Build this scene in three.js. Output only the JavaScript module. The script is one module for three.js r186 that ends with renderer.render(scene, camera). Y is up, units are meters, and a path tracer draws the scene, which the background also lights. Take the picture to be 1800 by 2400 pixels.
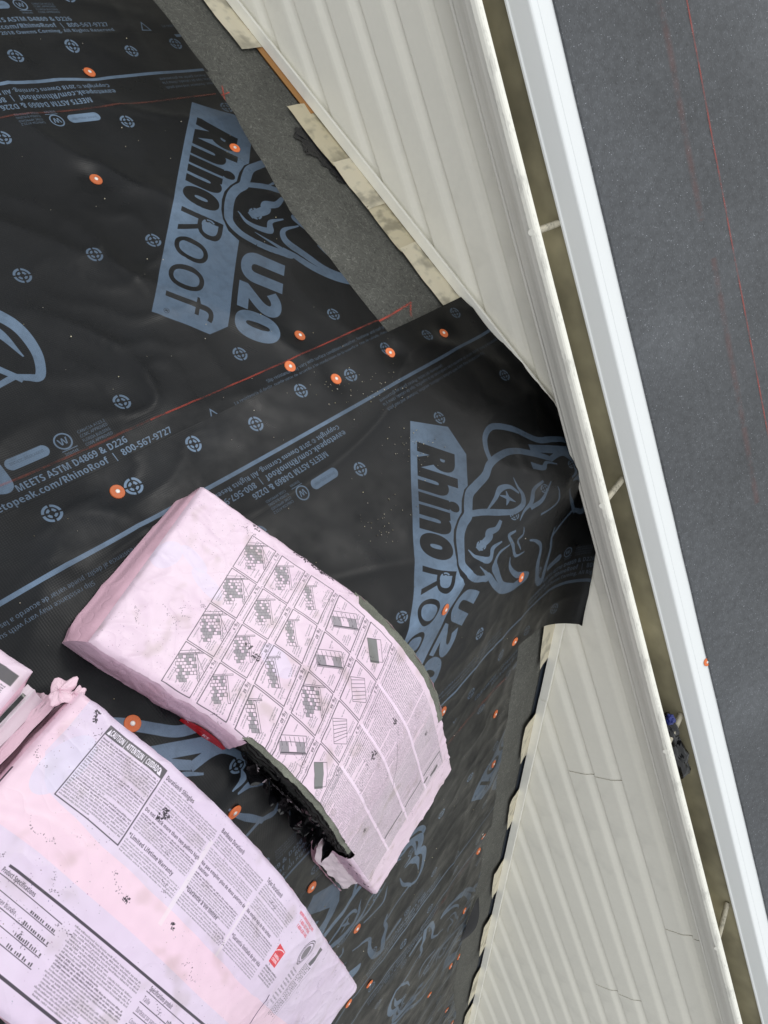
import * as THREE from 'three';
import { mergeGeometries } from 'three/addons/utils/BufferGeometryUtils.js';
import { ImprovedNoise } from 'three/addons/math/ImprovedNoise.js';

// ---------------------------------------------------------------- camera, sky, sun, exposure
const scene = new THREE.Scene();
const camera = new THREE.PerspectiveCamera(67.207, 0.75, 0.05, 200);
camera.position.set(-1.8043, 1.0275, -0.6933);
camera.up.set(0.44259, 0.03025, -0.89621);
camera.lookAt(-1.8043 + 0.66116, 1.0275 - 0.68619, -0.6933 + 0.30334);

// an even overcast, a little brighter overhead and round the veiled sun
const SUN = new THREE.Vector3(0.5, 0.74, -0.46).normalize();
const SKY_W = 256, SKY_H = 128, skyData = new Float32Array(SKY_W * SKY_H * 4);
for (let j = 0; j < SKY_H; j++) {
  const el = ((j + 0.5) / SKY_H - 0.5) * Math.PI, s = Math.sin(el);       // row 0 = straight down
  for (let i = 0; i < SKY_W; i++) {
    const round = ((i + 0.5) / SKY_W - 0.5) * 2 * Math.PI, x = Math.cos(round) * Math.cos(el), z = Math.sin(round) * Math.cos(el);
    const off = Math.acos(Math.min(1, x * SUN.x + s * SUN.y + z * SUN.z));
    const L = s > 0 ? 1.04 + 0.1 * s + 0.45 * Math.exp(-((off / 0.62) ** 2)) : 1.04 * Math.exp(s * 3) + 0.12 * (1 - Math.exp(s * 3));
    const o = (j * SKY_W + i) * 4;
    skyData[o] = L * 0.975; skyData[o + 1] = L * 1.0; skyData[o + 2] = L * 1.02; skyData[o + 3] = 1;
  }
}
const skyTex = new THREE.DataTexture(skyData, SKY_W, SKY_H, THREE.RGBAFormat, THREE.FloatType);
skyTex.mapping = THREE.EquirectangularReflectionMapping;
skyTex.magFilter = THREE.LinearFilter; skyTex.minFilter = THREE.LinearFilter; skyTex.needsUpdate = true;
scene.background = skyTex; scene.environment = skyTex;

const sun = new THREE.DirectionalLight(new THREE.Color(1, 0.97, 0.92), 0.5);
sun.target.position.set(-0.5, 0, 0.3); sun.position.copy(SUN).multiplyScalar(8).add(sun.target.position);
sun.castShadow = true; sun.shadow.radius = 28;
Object.assign(sun.shadow.camera, { left: -4, right: 4, top: 5, bottom: -5, near: 0.1, far: 20 });
sun.shadow.mapSize.set(2048, 2048);
scene.add(sun, sun.target);

const renderer = new THREE.WebGLRenderer({ antialias: true });
renderer.toneMapping = THREE.LinearToneMapping;
renderer.toneMappingExposure = 0.92;
renderer.shadowMap.enabled = true;

// ---------------------------------------------------------------- helpers
let seed = 7;
const rnd = () => { seed = (seed + 0x6d2b79f5) | 0; let t = Math.imul(seed ^ (seed >>> 15), 1 | seed); t = (t + Math.imul(t ^ (t >>> 7), 61 | t)) ^ t; return ((t ^ (t >>> 14)) >>> 0) / 4294967296; };
const rr = (a, b) => a + (b - a) * rnd();
const perlin = new ImprovedNoise();
const noise = (x, y, z = 0) => perlin.noise(x + 31.7, y + 17.3, z + 5.1);
const fbm = (x, y, z = 0, n = 4) => { let a = 0, w = 1, s = 0; for (let i = 0; i < n; i++) { a += w * noise(x, y, z + i * 9.7); s += w; x *= 2.03; y *= 2.03; w *= 0.5; } return a / s; };
const clamp = (x, a = 0, b = 1) => Math.min(b, Math.max(a, x));
const sstep = (a, b, x) => { const t = clamp((x - a) / (b - a)); return t * t * (3 - 2 * t); };
const lerp = (a, b, t) => a + (b - a) * t;
function curveAt(pts, t) {                                   // piecewise linear: pts = [[t, v], ...]
  if (t <= pts[0][0]) return pts[0][1];
  for (let i = 1; i < pts.length; i++) if (t <= pts[i][0]) return lerp(pts[i - 1][1], pts[i][1], (t - pts[i - 1][0]) / (pts[i][0] - pts[i - 1][0]));
  return pts[pts.length - 1][1];
}
const used = new Map();
function numbered(n) { const k = used.get(n) ?? 0; used.set(n, k + 1); return k ? `${n}_${String(k).padStart(3, '0')}` : n; }
function shade(o) { o.castShadow = true; o.receiveShadow = true; return o; }
function part(name, geo, mat, parent) { const o = shade(new THREE.Mesh(geo, mat)); o.name = numbered(name); parent.add(o); return o; }
function thing(name, label, category, pos = [0, 0, 0], group) {
  const o = new THREE.Group(); o.name = numbered(name); o.position.set(...pos); o.userData = { label, category };
  if (group) o.userData.group = group;
  scene.add(o); return o;
}
// a grid of points f(u, v) -> Vector3, with uv = g(u, v) and optional colour
function grid(nu, nv, f, g, col) {
  const P = [], U = [], C = [], I = [];
  for (let j = 0; j <= nv; j++) for (let i = 0; i <= nu; i++) {
    const u = i / nu, v = j / nv, p = f(u, v); P.push(p.x, p.y, p.z);
    const t = g ? g(u, v) : [u, v]; U.push(t[0], t[1]);
    if (col) C.push(...col(u, v));
    if (i < nu && j < nv) { const a = j * (nu + 1) + i, b = a + 1, c = a + nu + 1, d = c + 1; I.push(a, c, b, b, c, d); }
  }
  const geo = new THREE.BufferGeometry();
  geo.setAttribute('position', new THREE.Float32BufferAttribute(P, 3));
  geo.setAttribute('uv', new THREE.Float32BufferAttribute(U, 2));
  if (col) geo.setAttribute('color', new THREE.Float32BufferAttribute(C, 3));
  geo.setIndex(I); geo.computeVertexNormals(); return geo;
}
// a closed or open (x, y) profile swept from z0(point) to z1(point): flat facets, uv in metres
function sweep(prof, z0, z1, closed = false, caps = false) {
  const P = [], U = [], n = prof.length; let run = 0;
  const quad = (a, b, c, d, ua, ub, uc, ud) => { P.push(...a, ...b, ...c, ...a, ...c, ...d); U.push(...ua, ...ub, ...uc, ...ua, ...uc, ...ud); };
  const Z = (f, p) => (typeof f === 'function' ? f(p[0], p[1]) : f);
  const S = 10;
  for (let i = 0; i < (closed ? n : n - 1); i++) {
    const p = prof[i], q = prof[(i + 1) % n], d = Math.hypot(q[0] - p[0], q[1] - p[1]);
    for (let k = 0; k < S; k++) {
      const zpa = lerp(Z(z0, p), Z(z1, p), k / S), zpb = lerp(Z(z0, p), Z(z1, p), (k + 1) / S), zqa = lerp(Z(z0, q), Z(z1, q), k / S), zqb = lerp(Z(z0, q), Z(z1, q), (k + 1) / S);
      quad([p[0], p[1], zpa], [q[0], q[1], zqa], [q[0], q[1], zqb], [p[0], p[1], zpb], [zpa, run], [zqa, run + d], [zqb, run + d], [zpb, run]);
    }
    run += d;
  }
  if (caps && closed) for (const f of [z0, z1]) {
    const tri = THREE.ShapeUtils.triangulateShape(prof.map((p) => new THREE.Vector2(...p)), []);
    for (const t of tri) for (const k of t) { P.push(prof[k][0], prof[k][1], Z(f, prof[k])); U.push(prof[k][0], prof[k][1]); }
  }
  const g = new THREE.BufferGeometry();
  g.setAttribute('position', new THREE.Float32BufferAttribute(P, 3));
  g.setAttribute('uv', new THREE.Float32BufferAttribute(U, 2));
  g.computeVertexNormals(); return g;
}
const V = (x, y, z) => new THREE.Vector3(x, y, z);

// the lower roof: ridge along x at y = 0, z = 0; s = distance along the slope from the ridge (s > 0 = far slope)
const PITCH = 0.4936, QQ = Math.hypot(1, PITCH), ALPHA = Math.atan(PITCH), RHO = 0.03;
function ridge2(s, h) {                                       // -> [z, y, nz, ny] in the plane across the ridge
  const a0 = RHO * ALPHA, T = RHO * Math.tan(ALPHA), top = -RHO * (1 / Math.cos(ALPHA) - 1);
  let z, y, nz, ny;
  if (Math.abs(s) < a0) { const a = s / RHO; z = RHO * Math.sin(a); y = top - RHO * (1 - Math.cos(a)); nz = Math.sin(a); ny = Math.cos(a); }
  else { const g = Math.sign(s), d = Math.abs(s) + T - a0; z = g * d / QQ; y = -PITCH * Math.abs(z); nz = g * PITCH / QQ; ny = 1 / QQ; }
  return [z + nz * h, y + ny * h, nz, ny];
}
function roofPt(x, s, h) { const r = ridge2(s, h); return V(x, r[1], r[0]); }
function roofNormal(s) { const r = ridge2(s, 0); return V(0, r[3], r[2]); }

// ---------------------------------------------------------------- textures
function canvasTex(w, h, draw, srgb = true, repeat = false) {
  const c = document.createElement('canvas'); c.width = w; c.height = h;
  draw(c.getContext('2d'), w, h);
  const t = new THREE.CanvasTexture(c); t.flipY = false;
  if (srgb) t.colorSpace = THREE.SRGBColorSpace;
  if (repeat) t.wrapS = t.wrapT = THREE.RepeatWrapping;
  t.needsUpdate = true; return t;
}
function pixelTex(n, f, srgb = false, wide = 1) {             // tiling texture from f(u, v, i, j) -> [r, g, b] 0..255
  const w = n * wide, d = new Uint8Array(w * n * 4);
  for (let j = 0; j < n; j++) for (let i = 0; i < w; i++) { const c = f(i / w, j / n, i, j), o = (j * w + i) * 4; d[o] = c[0]; d[o + 1] = c[1] ?? c[0]; d[o + 2] = c[2] ?? c[0]; d[o + 3] = 255; }
  const t = new THREE.DataTexture(d, w, n, THREE.RGBAFormat); t.wrapS = t.wrapT = THREE.RepeatWrapping; t.magFilter = THREE.LinearFilter; t.minFilter = THREE.LinearFilter;
  if (srgb) t.colorSpace = THREE.SRGBColorSpace;
  t.needsUpdate = true; return t;
}
const withRepeat = (t, x, y) => { const c = t.clone(); c.repeat.set(x, y); c.needsUpdate = true; return c; };
// tiling fbm on a torus-like blend
function tnoise(u, v, f, k = 0, oct = 3) {
  const wu = sstep(0.75, 1, u), wv = sstep(0.75, 1, v), q = (x, y) => fbm(x * f, y * f, k, oct);
  const row = (y) => (wu > 0 ? lerp(q(u, y), q(u - 1, y), wu) : q(u, y));
  return wv > 0 ? lerp(row(v), row(v - 1), wv) : row(v);
}
function fibre(a, x, y, len, n, amp, ang) { const dx = Math.cos(ang), dy = Math.sin(ang); for (let t = 0; t < len; t++) { const i = ((x + dx * t) % n + n) % n | 0, j = ((y + dy * t) % n + n) % n | 0; a[j * n + i] += amp; } }

// felt: short light and dark fibres
const feltTex = (() => {
  const n = 1024, a = new Float32Array(n * n);
  for (let k = 0; k < 60000; k++) fibre(a, rnd() * n, rnd() * n, 3 + rnd() * 9, n, rnd() < 0.55 ? rr(6, 26) : -rr(5, 20), rnd() * 6.28);
  return pixelTex(n, (u, v, i, j) => { const b = 90 + 22 * tnoise(u, v, 5) + 8 * tnoise(u, v, 23, 3) + a[j * n + i]; return [b, b, b * 0.945]; }, true);
})();
// upper roof sheet: dark, fine specks
const sheetTex = (() => {
  const n = 1024, a = new Float32Array(n * n);
  for (let k = 0; k < 46000; k++) fibre(a, rnd() * n, rnd() * n, 1 + rnd() * 2.5, n, rnd() < 0.6 ? rr(8, 30) : -rr(6, 20), 1.2 + rnd());
  for (let k = 0; k < 1900; k++) { const x = rnd() * n | 0, y = rnd() * n | 0, s = rr(50, 150); a[y * n + x] += s; a[y * n + (x + 1) % n] += s * 0.5; }
  return pixelTex(n, (u, v, i, j) => { const b = 80 + 20 * tnoise(u, v, 3) + 14 * tnoise(u, v, 60, 2) + a[j * n + i]; return [b * 0.97, b * 1.0, b * 1.04]; }, true);
})();
// dirt on white painted metal
const dirtTex = pixelTex(512, (u, v) => { const a = tnoise(u, v, 6), b = tnoise(u, v, 30, 4), m = clamp(0.5 + a * 1.4 + b * 0.8); const w = 1 - 0.1 * sstep(0.45, 1.0, m); return [240 * w, 240 * w * 0.993, 236 * w * 0.965]; }, true);
const grimeTex = pixelTex(512, (u, v) => { const a = tnoise(u, v, 4), b = tnoise(u, v, 14, 4), m = clamp(0.5 + a + b * 0.6); const w = 1 - 0.24 * sstep(0.4, 0.95, m); return [226 * w, 221 * w * 0.985, 204 * w * 0.95]; }, true);
const vinylTex = pixelTex(512, (u, v) => { const a = tnoise(u, v, 4), b = tnoise(u, v, 60, 4); const w = 1 + 0.025 * a + 0.012 * b - 0.03 * sstep(0.15, 0.5, tnoise(u, v, 9, 8)); return [244 * w, 241 * w, 229 * w]; }, true);
const bumpTex = pixelTex(512, (u, v) => [128 + 90 * tnoise(u, v, 18) + 30 * tnoise(u, v, 70, 3)]);
const roughTex = pixelTex(512, (u, v) => { const r = 120 + 75 * tnoise(u, v, 6, 2) + 40 * tnoise(u, v, 26, 5); return [r, r, r]; });
const weaveTex = pixelTex(256, (u, v, i, j) => { const a = Math.sin(u * Math.PI * 2 * 42) * 0.5 + 0.5, b = Math.sin(v * Math.PI * 2 * 42) * 0.5 + 0.5; return [70 + 70 * a + 70 * b + rr(-12, 12)]; });
const creaseTex = pixelTex(768, (u, v) => { // tight creases of thin film
  const wx = 0.05 * tnoise(u, v, 5, 1, 1), wy = 0.05 * tnoise(u, v, 5, 2, 1), m = tnoise(u, v, 3, 9, 1);
  const e = Math.pow(Math.max(0, 1 - Math.abs(tnoise((u + wx + 1) % 1, (v + wy + 1) % 1, 7, 3, 2)) * 2.2), 7), f = Math.pow(Math.max(0, 1 - Math.abs(tnoise(u, v, 15, 6, 1)) * 2.4), 6);
  return [70 + 110 * e * (0.5 + m) + 60 * f * Math.max(0, 0.4 - m) + 30 * m];
});
const brownTex = pixelTex(512, (u, v) => { const a = tnoise(u, v, 4), b = tnoise(u, v, 20, 3); const w = 0.98 + 0.42 * a + 0.14 * b; return [150 * w, 143 * w, 118 * w]; }, true);

// ---------------- the print on the roofing underlayment (one repeat: PER m along the roll, WID m across)
const PER = 1.2, WID = 1.093, KP = 1700, CX = -0.397, CS = WID / 2;
function sizedText(ctx, str, x0, x1, y, cap, font, heavy = 0) {          // text stretched between x0 and x1, cap height given
  ctx.save(); ctx.font = `${font} 100px sans-serif`; const w = ctx.measureText(str).width;
  ctx.translate(x0, y); ctx.scale((x1 - x0) / w, cap / 72); ctx.fillText(str, 0, 0); if (heavy) { ctx.strokeStyle = ctx.fillStyle; ctx.lineWidth = heavy; ctx.lineJoin = 'miter'; ctx.strokeText(str, 0, 0); } ctx.restore();
}
function taper(ctx, pts, w0, w1, w2 = w1) {                    // smooth brush stroke, width w0 -> w1 -> w2
  const c = new THREE.CatmullRomCurve3(pts.map((p) => V(p[0], -p[1], 0)), false, 'centripetal'), n = 160, L = [], R = [];
  for (let i = 0; i <= n; i++) {
    const t = i / n, p = c.getPoint(t), d = c.getTangent(t), w = (t < 0.5 ? lerp(w0, w1, t * 2) : lerp(w1, w2, t * 2 - 1)) / 2;
    L.push([p.x - d.y * w, p.y + d.x * w]); R.push([p.x + d.y * w, p.y - d.x * w]);
  }
  ctx.beginPath(); [...L, ...R.reverse()].forEach((p, i) => (i ? ctx.lineTo(...p) : ctx.moveTo(...p))); ctx.closePath(); ctx.fill();
}
function poly(ctx, pts) { ctx.beginPath(); pts.forEach((p, i) => (i ? ctx.lineTo(p[0], -p[1]) : ctx.moveTo(p[0], -p[1]))); ctx.closePath(); ctx.fill(); }
function logo(ctx, ink, bg) {                                  // millimetres; x = reading direction, -y = glyph up
  ctx.fillStyle = ink;
  poly(ctx, [[0, 0], [-22, 107], [40, 157], [650, 157], [687, 122], [685, 0]]);
  ctx.fillStyle = bg;
  sizedText(ctx, 'Rhino', 46, 342, -24, 94, 'bold', 9);
  sizedText(ctx, 'Roof', 352, 652, -20, 98, 'normal');
  ctx.font = '16px sans-serif'; ctx.fillText('®', 664, -22);
  // the emblem's outline bites into the panel
  const face = [[-36, 426], [-32, 368], [-17, 301], [10, 260], [47, 225], [81, 211], [119, 181], [146, 161], [178, 155], [206, 152], [230, 137], [256, 127], [282, 124], [314, 125], [344, 130], [366, 157], [376, 200]];
  poly(ctx, [[110, 170], [140, 146], [172, 137], [204, 134], [228, 120], [256, 109], [284, 106], [318, 108], [348, 114], [378, 130], [402, 170]]);
  ctx.fillStyle = ink;
  sizedText(ctx, 'U20', 402, 660, -175, 94, 'bold', 7);
  taper(ctx, face, 16, 24, 20);
  taper(ctx, [[376, 200], [377, 230], [374, 262], [372, 284], [355, 241], [342, 192]], 22, 20, 2);
  taper(ctx, [[-32, 425], [-60, 458], [-67, 477], [-50, 520], [-20, 560]], 15, 16, 5);
  taper(ctx, [[40, 228], [5, 215], [-29, 215], [-63, 235], [-78, 265], [-87, 319], [-84, 396], [-104, 447], [-112, 480], [-100, 520], [-81, 520]], 13, 19, 16);
  taper(ctx, [[200, 160], [185, 198], [171, 252], [158, 300], [133, 325], [101, 323], [84, 309], [62, 296]], 16, 20, 2);
  taper(ctx, [[176, 210], [137, 237], [105, 255], [91, 284], [100, 312]], 4, 16, 6);
  taper(ctx, [[124, 252], [124, 277], [129, 300]], 3, 12, 2);
  taper(ctx, [[106, 272], [126, 276], [146, 270]], 3, 12, 2);
  taper(ctx, [[196, 250], [225, 236], [240, 212], [256, 211], [280, 191], [296, 176]], 10, 27, 18);
  taper(ctx, [[300, 146], [321, 173], [316, 227], [289, 227], [262, 258]], 3, 20, 4);
  taper(ctx, [[262, 298], [298, 261], [326, 268], [352, 324], [364, 387], [349, 470]], 4, 24, 4);
  taper(ctx, [[362, 262], [378, 353], [376, 418], [348, 493], [312, 545], [326, 456], [319, 384], [300, 350]], 16, 26, 3);
  taper(ctx, [[222, 306], [242, 281], [265, 330], [290, 384], [268, 430]], 6, 14, 4);
  taper(ctx, [[203, 341], [226, 360], [244, 343], [270, 398]], 3, 14, 3);
  taper(ctx, [[45, 394], [79, 362], [125, 354], [156, 332], [190, 318]], 8, 16, 2);
  taper(ctx, [[143, 354], [114, 392], [71, 413], [40, 425]], 16, 10, 4);
  taper(ctx, [[152, 409], [103, 475], [55, 452]], 8, 13, 3);
  taper(ctx, [[236, 430], [226, 480], [228, 530], [270, 575], [304, 645], [298, 680], [250, 640], [212, 620], [188, 585], [160, 572]], 5, 24, 8);
  taper(ctx, [[185, 584], [135, 612], [86, 647]], 10, 9, 12);
  
  // back of the emblem: ear, ring and brow
  taper(ctx, [[86, 647], [80, 668], [74, 684], [32, 676], [1, 655], [-22, 627], [-33, 590], [-30, 570], [-40, 560], [-62, 545], [-81, 516], [-78, 475], [-63, 420], [-45, 360]], 12, 26, 24);
  taper(ctx, [[44, 524], [71, 576], [80, 623], [88, 662]], 4, 14, 12);
  taper(ctx, [[15, 526], [-3, 552], [3, 602], [38, 652]], 5, 26, 3);
  taper(ctx, [[-28, 520], [-11, 527], [10, 512]], 3, 14, 3);
  taper(ctx, [[7, 360], [1, 399], [-19, 412], [-25, 448]], 22, 12, 4);
}
function target(ctx, x, y, r) {                                // printed nailing mark
  ctx.lineWidth = r * 0.27;
  for (let k = 0; k < 4; k++) { const a = k * Math.PI / 2 + 0.2; ctx.beginPath(); ctx.arc(x, y, r * 0.86, a + 0.12, a + Math.PI / 2 - 0.12); ctx.stroke(); ctx.beginPath(); ctx.arc(x, y, r * 0.42, a + 0.28, a + Math.PI / 2 - 0.28); ctx.stroke(); }
}
const BLACK = [13, 15, 18], INKC = 'rgb(86,103,122)';
const INK = INKC, BG = `rgb(${BLACK})`;
const printTex = canvasTex(Math.round(PER * KP), Math.round(WID * KP), (ctx, w, h) => {
  ctx.fillStyle = BG; ctx.fillRect(0, 0, w, h);
  const half = (turn) => {
    ctx.fillStyle = INK; ctx.strokeStyle = INK;
    if (!turn) { ctx.save(); ctx.translate(-0.407, 0.213); ctx.rotate(Math.PI * 0.75); ctx.scale(0.001, 0.001); logo(ctx, INK, BG); ctx.restore(); }
    ctx.fillStyle = INK; ctx.strokeStyle = INK;
    ctx.fillRect(-3, 0.9695, 6, 0.008);
    sizedText(ctx, 'MEETS ASTM D4869 & D226', -1.327, -1.111, 0.921, 0.0125, 'bold');
    sizedText(ctx, 'eavetopeak.com/RhinoRoof  |  800-567-9727', -1.405, -1.024, 0.9405, 0.0125, 'bold');
    sizedText(ctx, 'Copyright © 2018 Owens Corning. All Rights Reserved', -1.40, -1.02, 0.957, 0.0095, 'bold');
    ['CAN/CSA A123.2', 'CCMC APPROVED', 'FLORIDA BUILDING', 'CODE APPROVED'].forEach((t, i) => sizedText(ctx, t, -1.181, -1.126, 0.871 + i * 0.0085, 0.0055, 'normal'));
    ctx.lineWidth = 0.003; ctx.beginPath(); ctx.arc(-1.211, 0.872, 0.0145, 0, 7); ctx.stroke();
    sizedText(ctx, 'W', -1.220, -1.202, 0.878, 0.012, 'bold'); sizedText(ctx, 'Intertek', -1.222, -1.196, 0.898, 0.006, 'normal'); ctx.fillRect(-1.224, 0.8885, 0.03, 0.0014);
    ctx.beginPath(); ctx.roundRect(-1.318, 0.862, 0.079, 0.022, 0.011); ctx.fill();
    ctx.fillStyle = BG; ctx.globalAlpha = 0.5; sizedText(ctx, 'SYNTHETIC UNDERLAYMENT', -1.31, -1.248, 0.8755, 0.005, 'normal'); ctx.globalAlpha = 1; ctx.fillStyle = INK;
    sizedText(ctx, 'Slip resistance may vary with surface conditions, weather, footwear and roof pitch', -0.765, -0.345, 0.9325, 0.0075, 'normal');
    sizedText(ctx, 'La resistencia al desliz. puede variar de acuerdo a las condiciones de la superficie, tipo de calzado, clima y la', -0.869, -0.345, 0.9465, 0.0075, 'normal');
    sizedText(ctx, 'pendiente del techo. Prenez garde au glissement', -0.60, -0.345, 0.959, 0.0075, 'normal');
    ctx.lineWidth = 0.003; ctx.beginPath(); ctx.moveTo(-0.925, 0.932); ctx.lineTo(-0.912, 0.955); ctx.lineTo(-0.938, 0.955); ctx.closePath(); ctx.stroke();
    for (let k = -5; k < 5; k++) {
      target(ctx, -0.619 + 0.3 * k, 0.033, 0.0165); target(ctx, -0.469 + 0.3 * k, 0.052, 0.0165);
      target(ctx, -0.62 + 0.3 * k, 0.244, 0.0165); if (k % 2 === 0) { target(ctx, -0.774 + 0.3 * k, CS, 0.0165); target(ctx, -0.474 + 0.3 * k, CS, 0.0165); }
    }
  };
  for (const o of [-1.2, 0, 1.2, 2.4]) {
    for (const turn of [0, 1]) {
      ctx.save(); ctx.scale(KP, KP); ctx.translate(o + 1.2, 0);
      if (turn) { ctx.translate(CX, CS); ctx.rotate(Math.PI); ctx.translate(-CX, -CS); }
      half(turn); ctx.restore();
    }
  }
  // scuffs and worn ink, dust
  const im = ctx.getImageData(0, 0, w, h), d = im.data;
  for (let j = 0; j < h; j++) for (let i = 0; i < w; i++) {
    const o = (j * w + i) * 4, u = i / w, v = j / h;
    const n = 0.55 * noise(u * 46, v * 40, 3) + 0.45 * noise(u * 120, v * 110, 1), g = rnd();
    const inked = d[o + 2] > 60, f = inked ? 1 - 0.16 * clamp(n + 0.1) - (g < 0.1 ? 0.08 : 0) : 1 + 0.22 * n + (g < 0.0016 ? rnd() * 2.2 : 0);
    d[o] *= f * (inked ? 1 : 1 + 0.08 * n); d[o + 1] *= f; d[o + 2] *= f * (inked ? 1 : 1 - 0.06 * n);
  }
  ctx.putImageData(im, 0, 0);
}, true, true);

// ---------------- print on the shingle wrappers, 2048 px per metre
const KB = 2048, BW = 0.337;
const greek = (ctx, x, y, len, cap, gray = 95, gap = 0.2) => {  // one line of print too small to read
  let t = 0; ctx.fillStyle = `rgb(${gray},${gray - 6},${gray + 2})`;
  while (t < len) { const wlen = Math.min(len - t, cap * rr(1.2, 5)); for (let q = 0; q < wlen; q += cap * 0.62) { const hh = cap * (rnd() < 0.3 ? 1 : 0.72); ctx.fillRect(x + t + q, y - hh, cap * rr(0.26, 0.45), hh); } t += wlen + cap * (0.5 + gap); }
};
function weather(ctx, w, h, dark, soil) {                      // dirt specks and granule smears on a wrapper
  const im = ctx.getImageData(0, 0, w, h), d = im.data;
  for (let j = 0; j < h; j++) for (let i = 0; i < w; i++) {
    const o = (j * w + i) * 4, u = i / KB, v = j / KB;
    const n = fbm(u * 9, v * 9, 2, 3), n2 = noise(u * 60, v * 60, 7), s = sstep(0.08, 0.5, fbm(u * 22, v * 22, 5, 3)) * soil;
    const f = 1 + 0.03 * n + 0.02 * n2 - 0.1 * s;
    d[o] = clamp(d[o] * f, 0, 255); d[o + 1] = clamp(d[o + 1] * (f + 0.02 * n), 0, 255); d[o + 2] = clamp(d[o + 2] * (f - 0.03 * s), 0, 255);
  }
  ctx.putImageData(im, 0, 0);
  for (let k = 0; k < dark; k++) { const x = rnd() * w, y = rnd() * h, c = fbm(x / KB * 7, y / KB * 7, 11, 2); if (rnd() > 0.35 + c * 2.2) continue; ctx.fillStyle = `rgba(${rr(50, 110)},${rr(45, 95)},${rr(60, 105)},${rr(0.15, 0.75)})`; ctx.beginPath(); ctx.ellipse(x, y, rr(0.4, 1.7), rr(0.3, 1.2), rnd() * 3, 0, 7); ctx.fill(); }
  for (let k = 0; k < dark / 90; k++) { let x = rnd() * w, y = rnd() * h; for (let q = 0; q < 26; q++) { x += rr(-5, 9); y += rr(-5, 7); ctx.fillStyle = `rgba(40,34,44,${rr(0.2, 0.8)})`; ctx.fillRect(x, y, rr(1, 3), rr(1, 3)); } }
}
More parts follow.
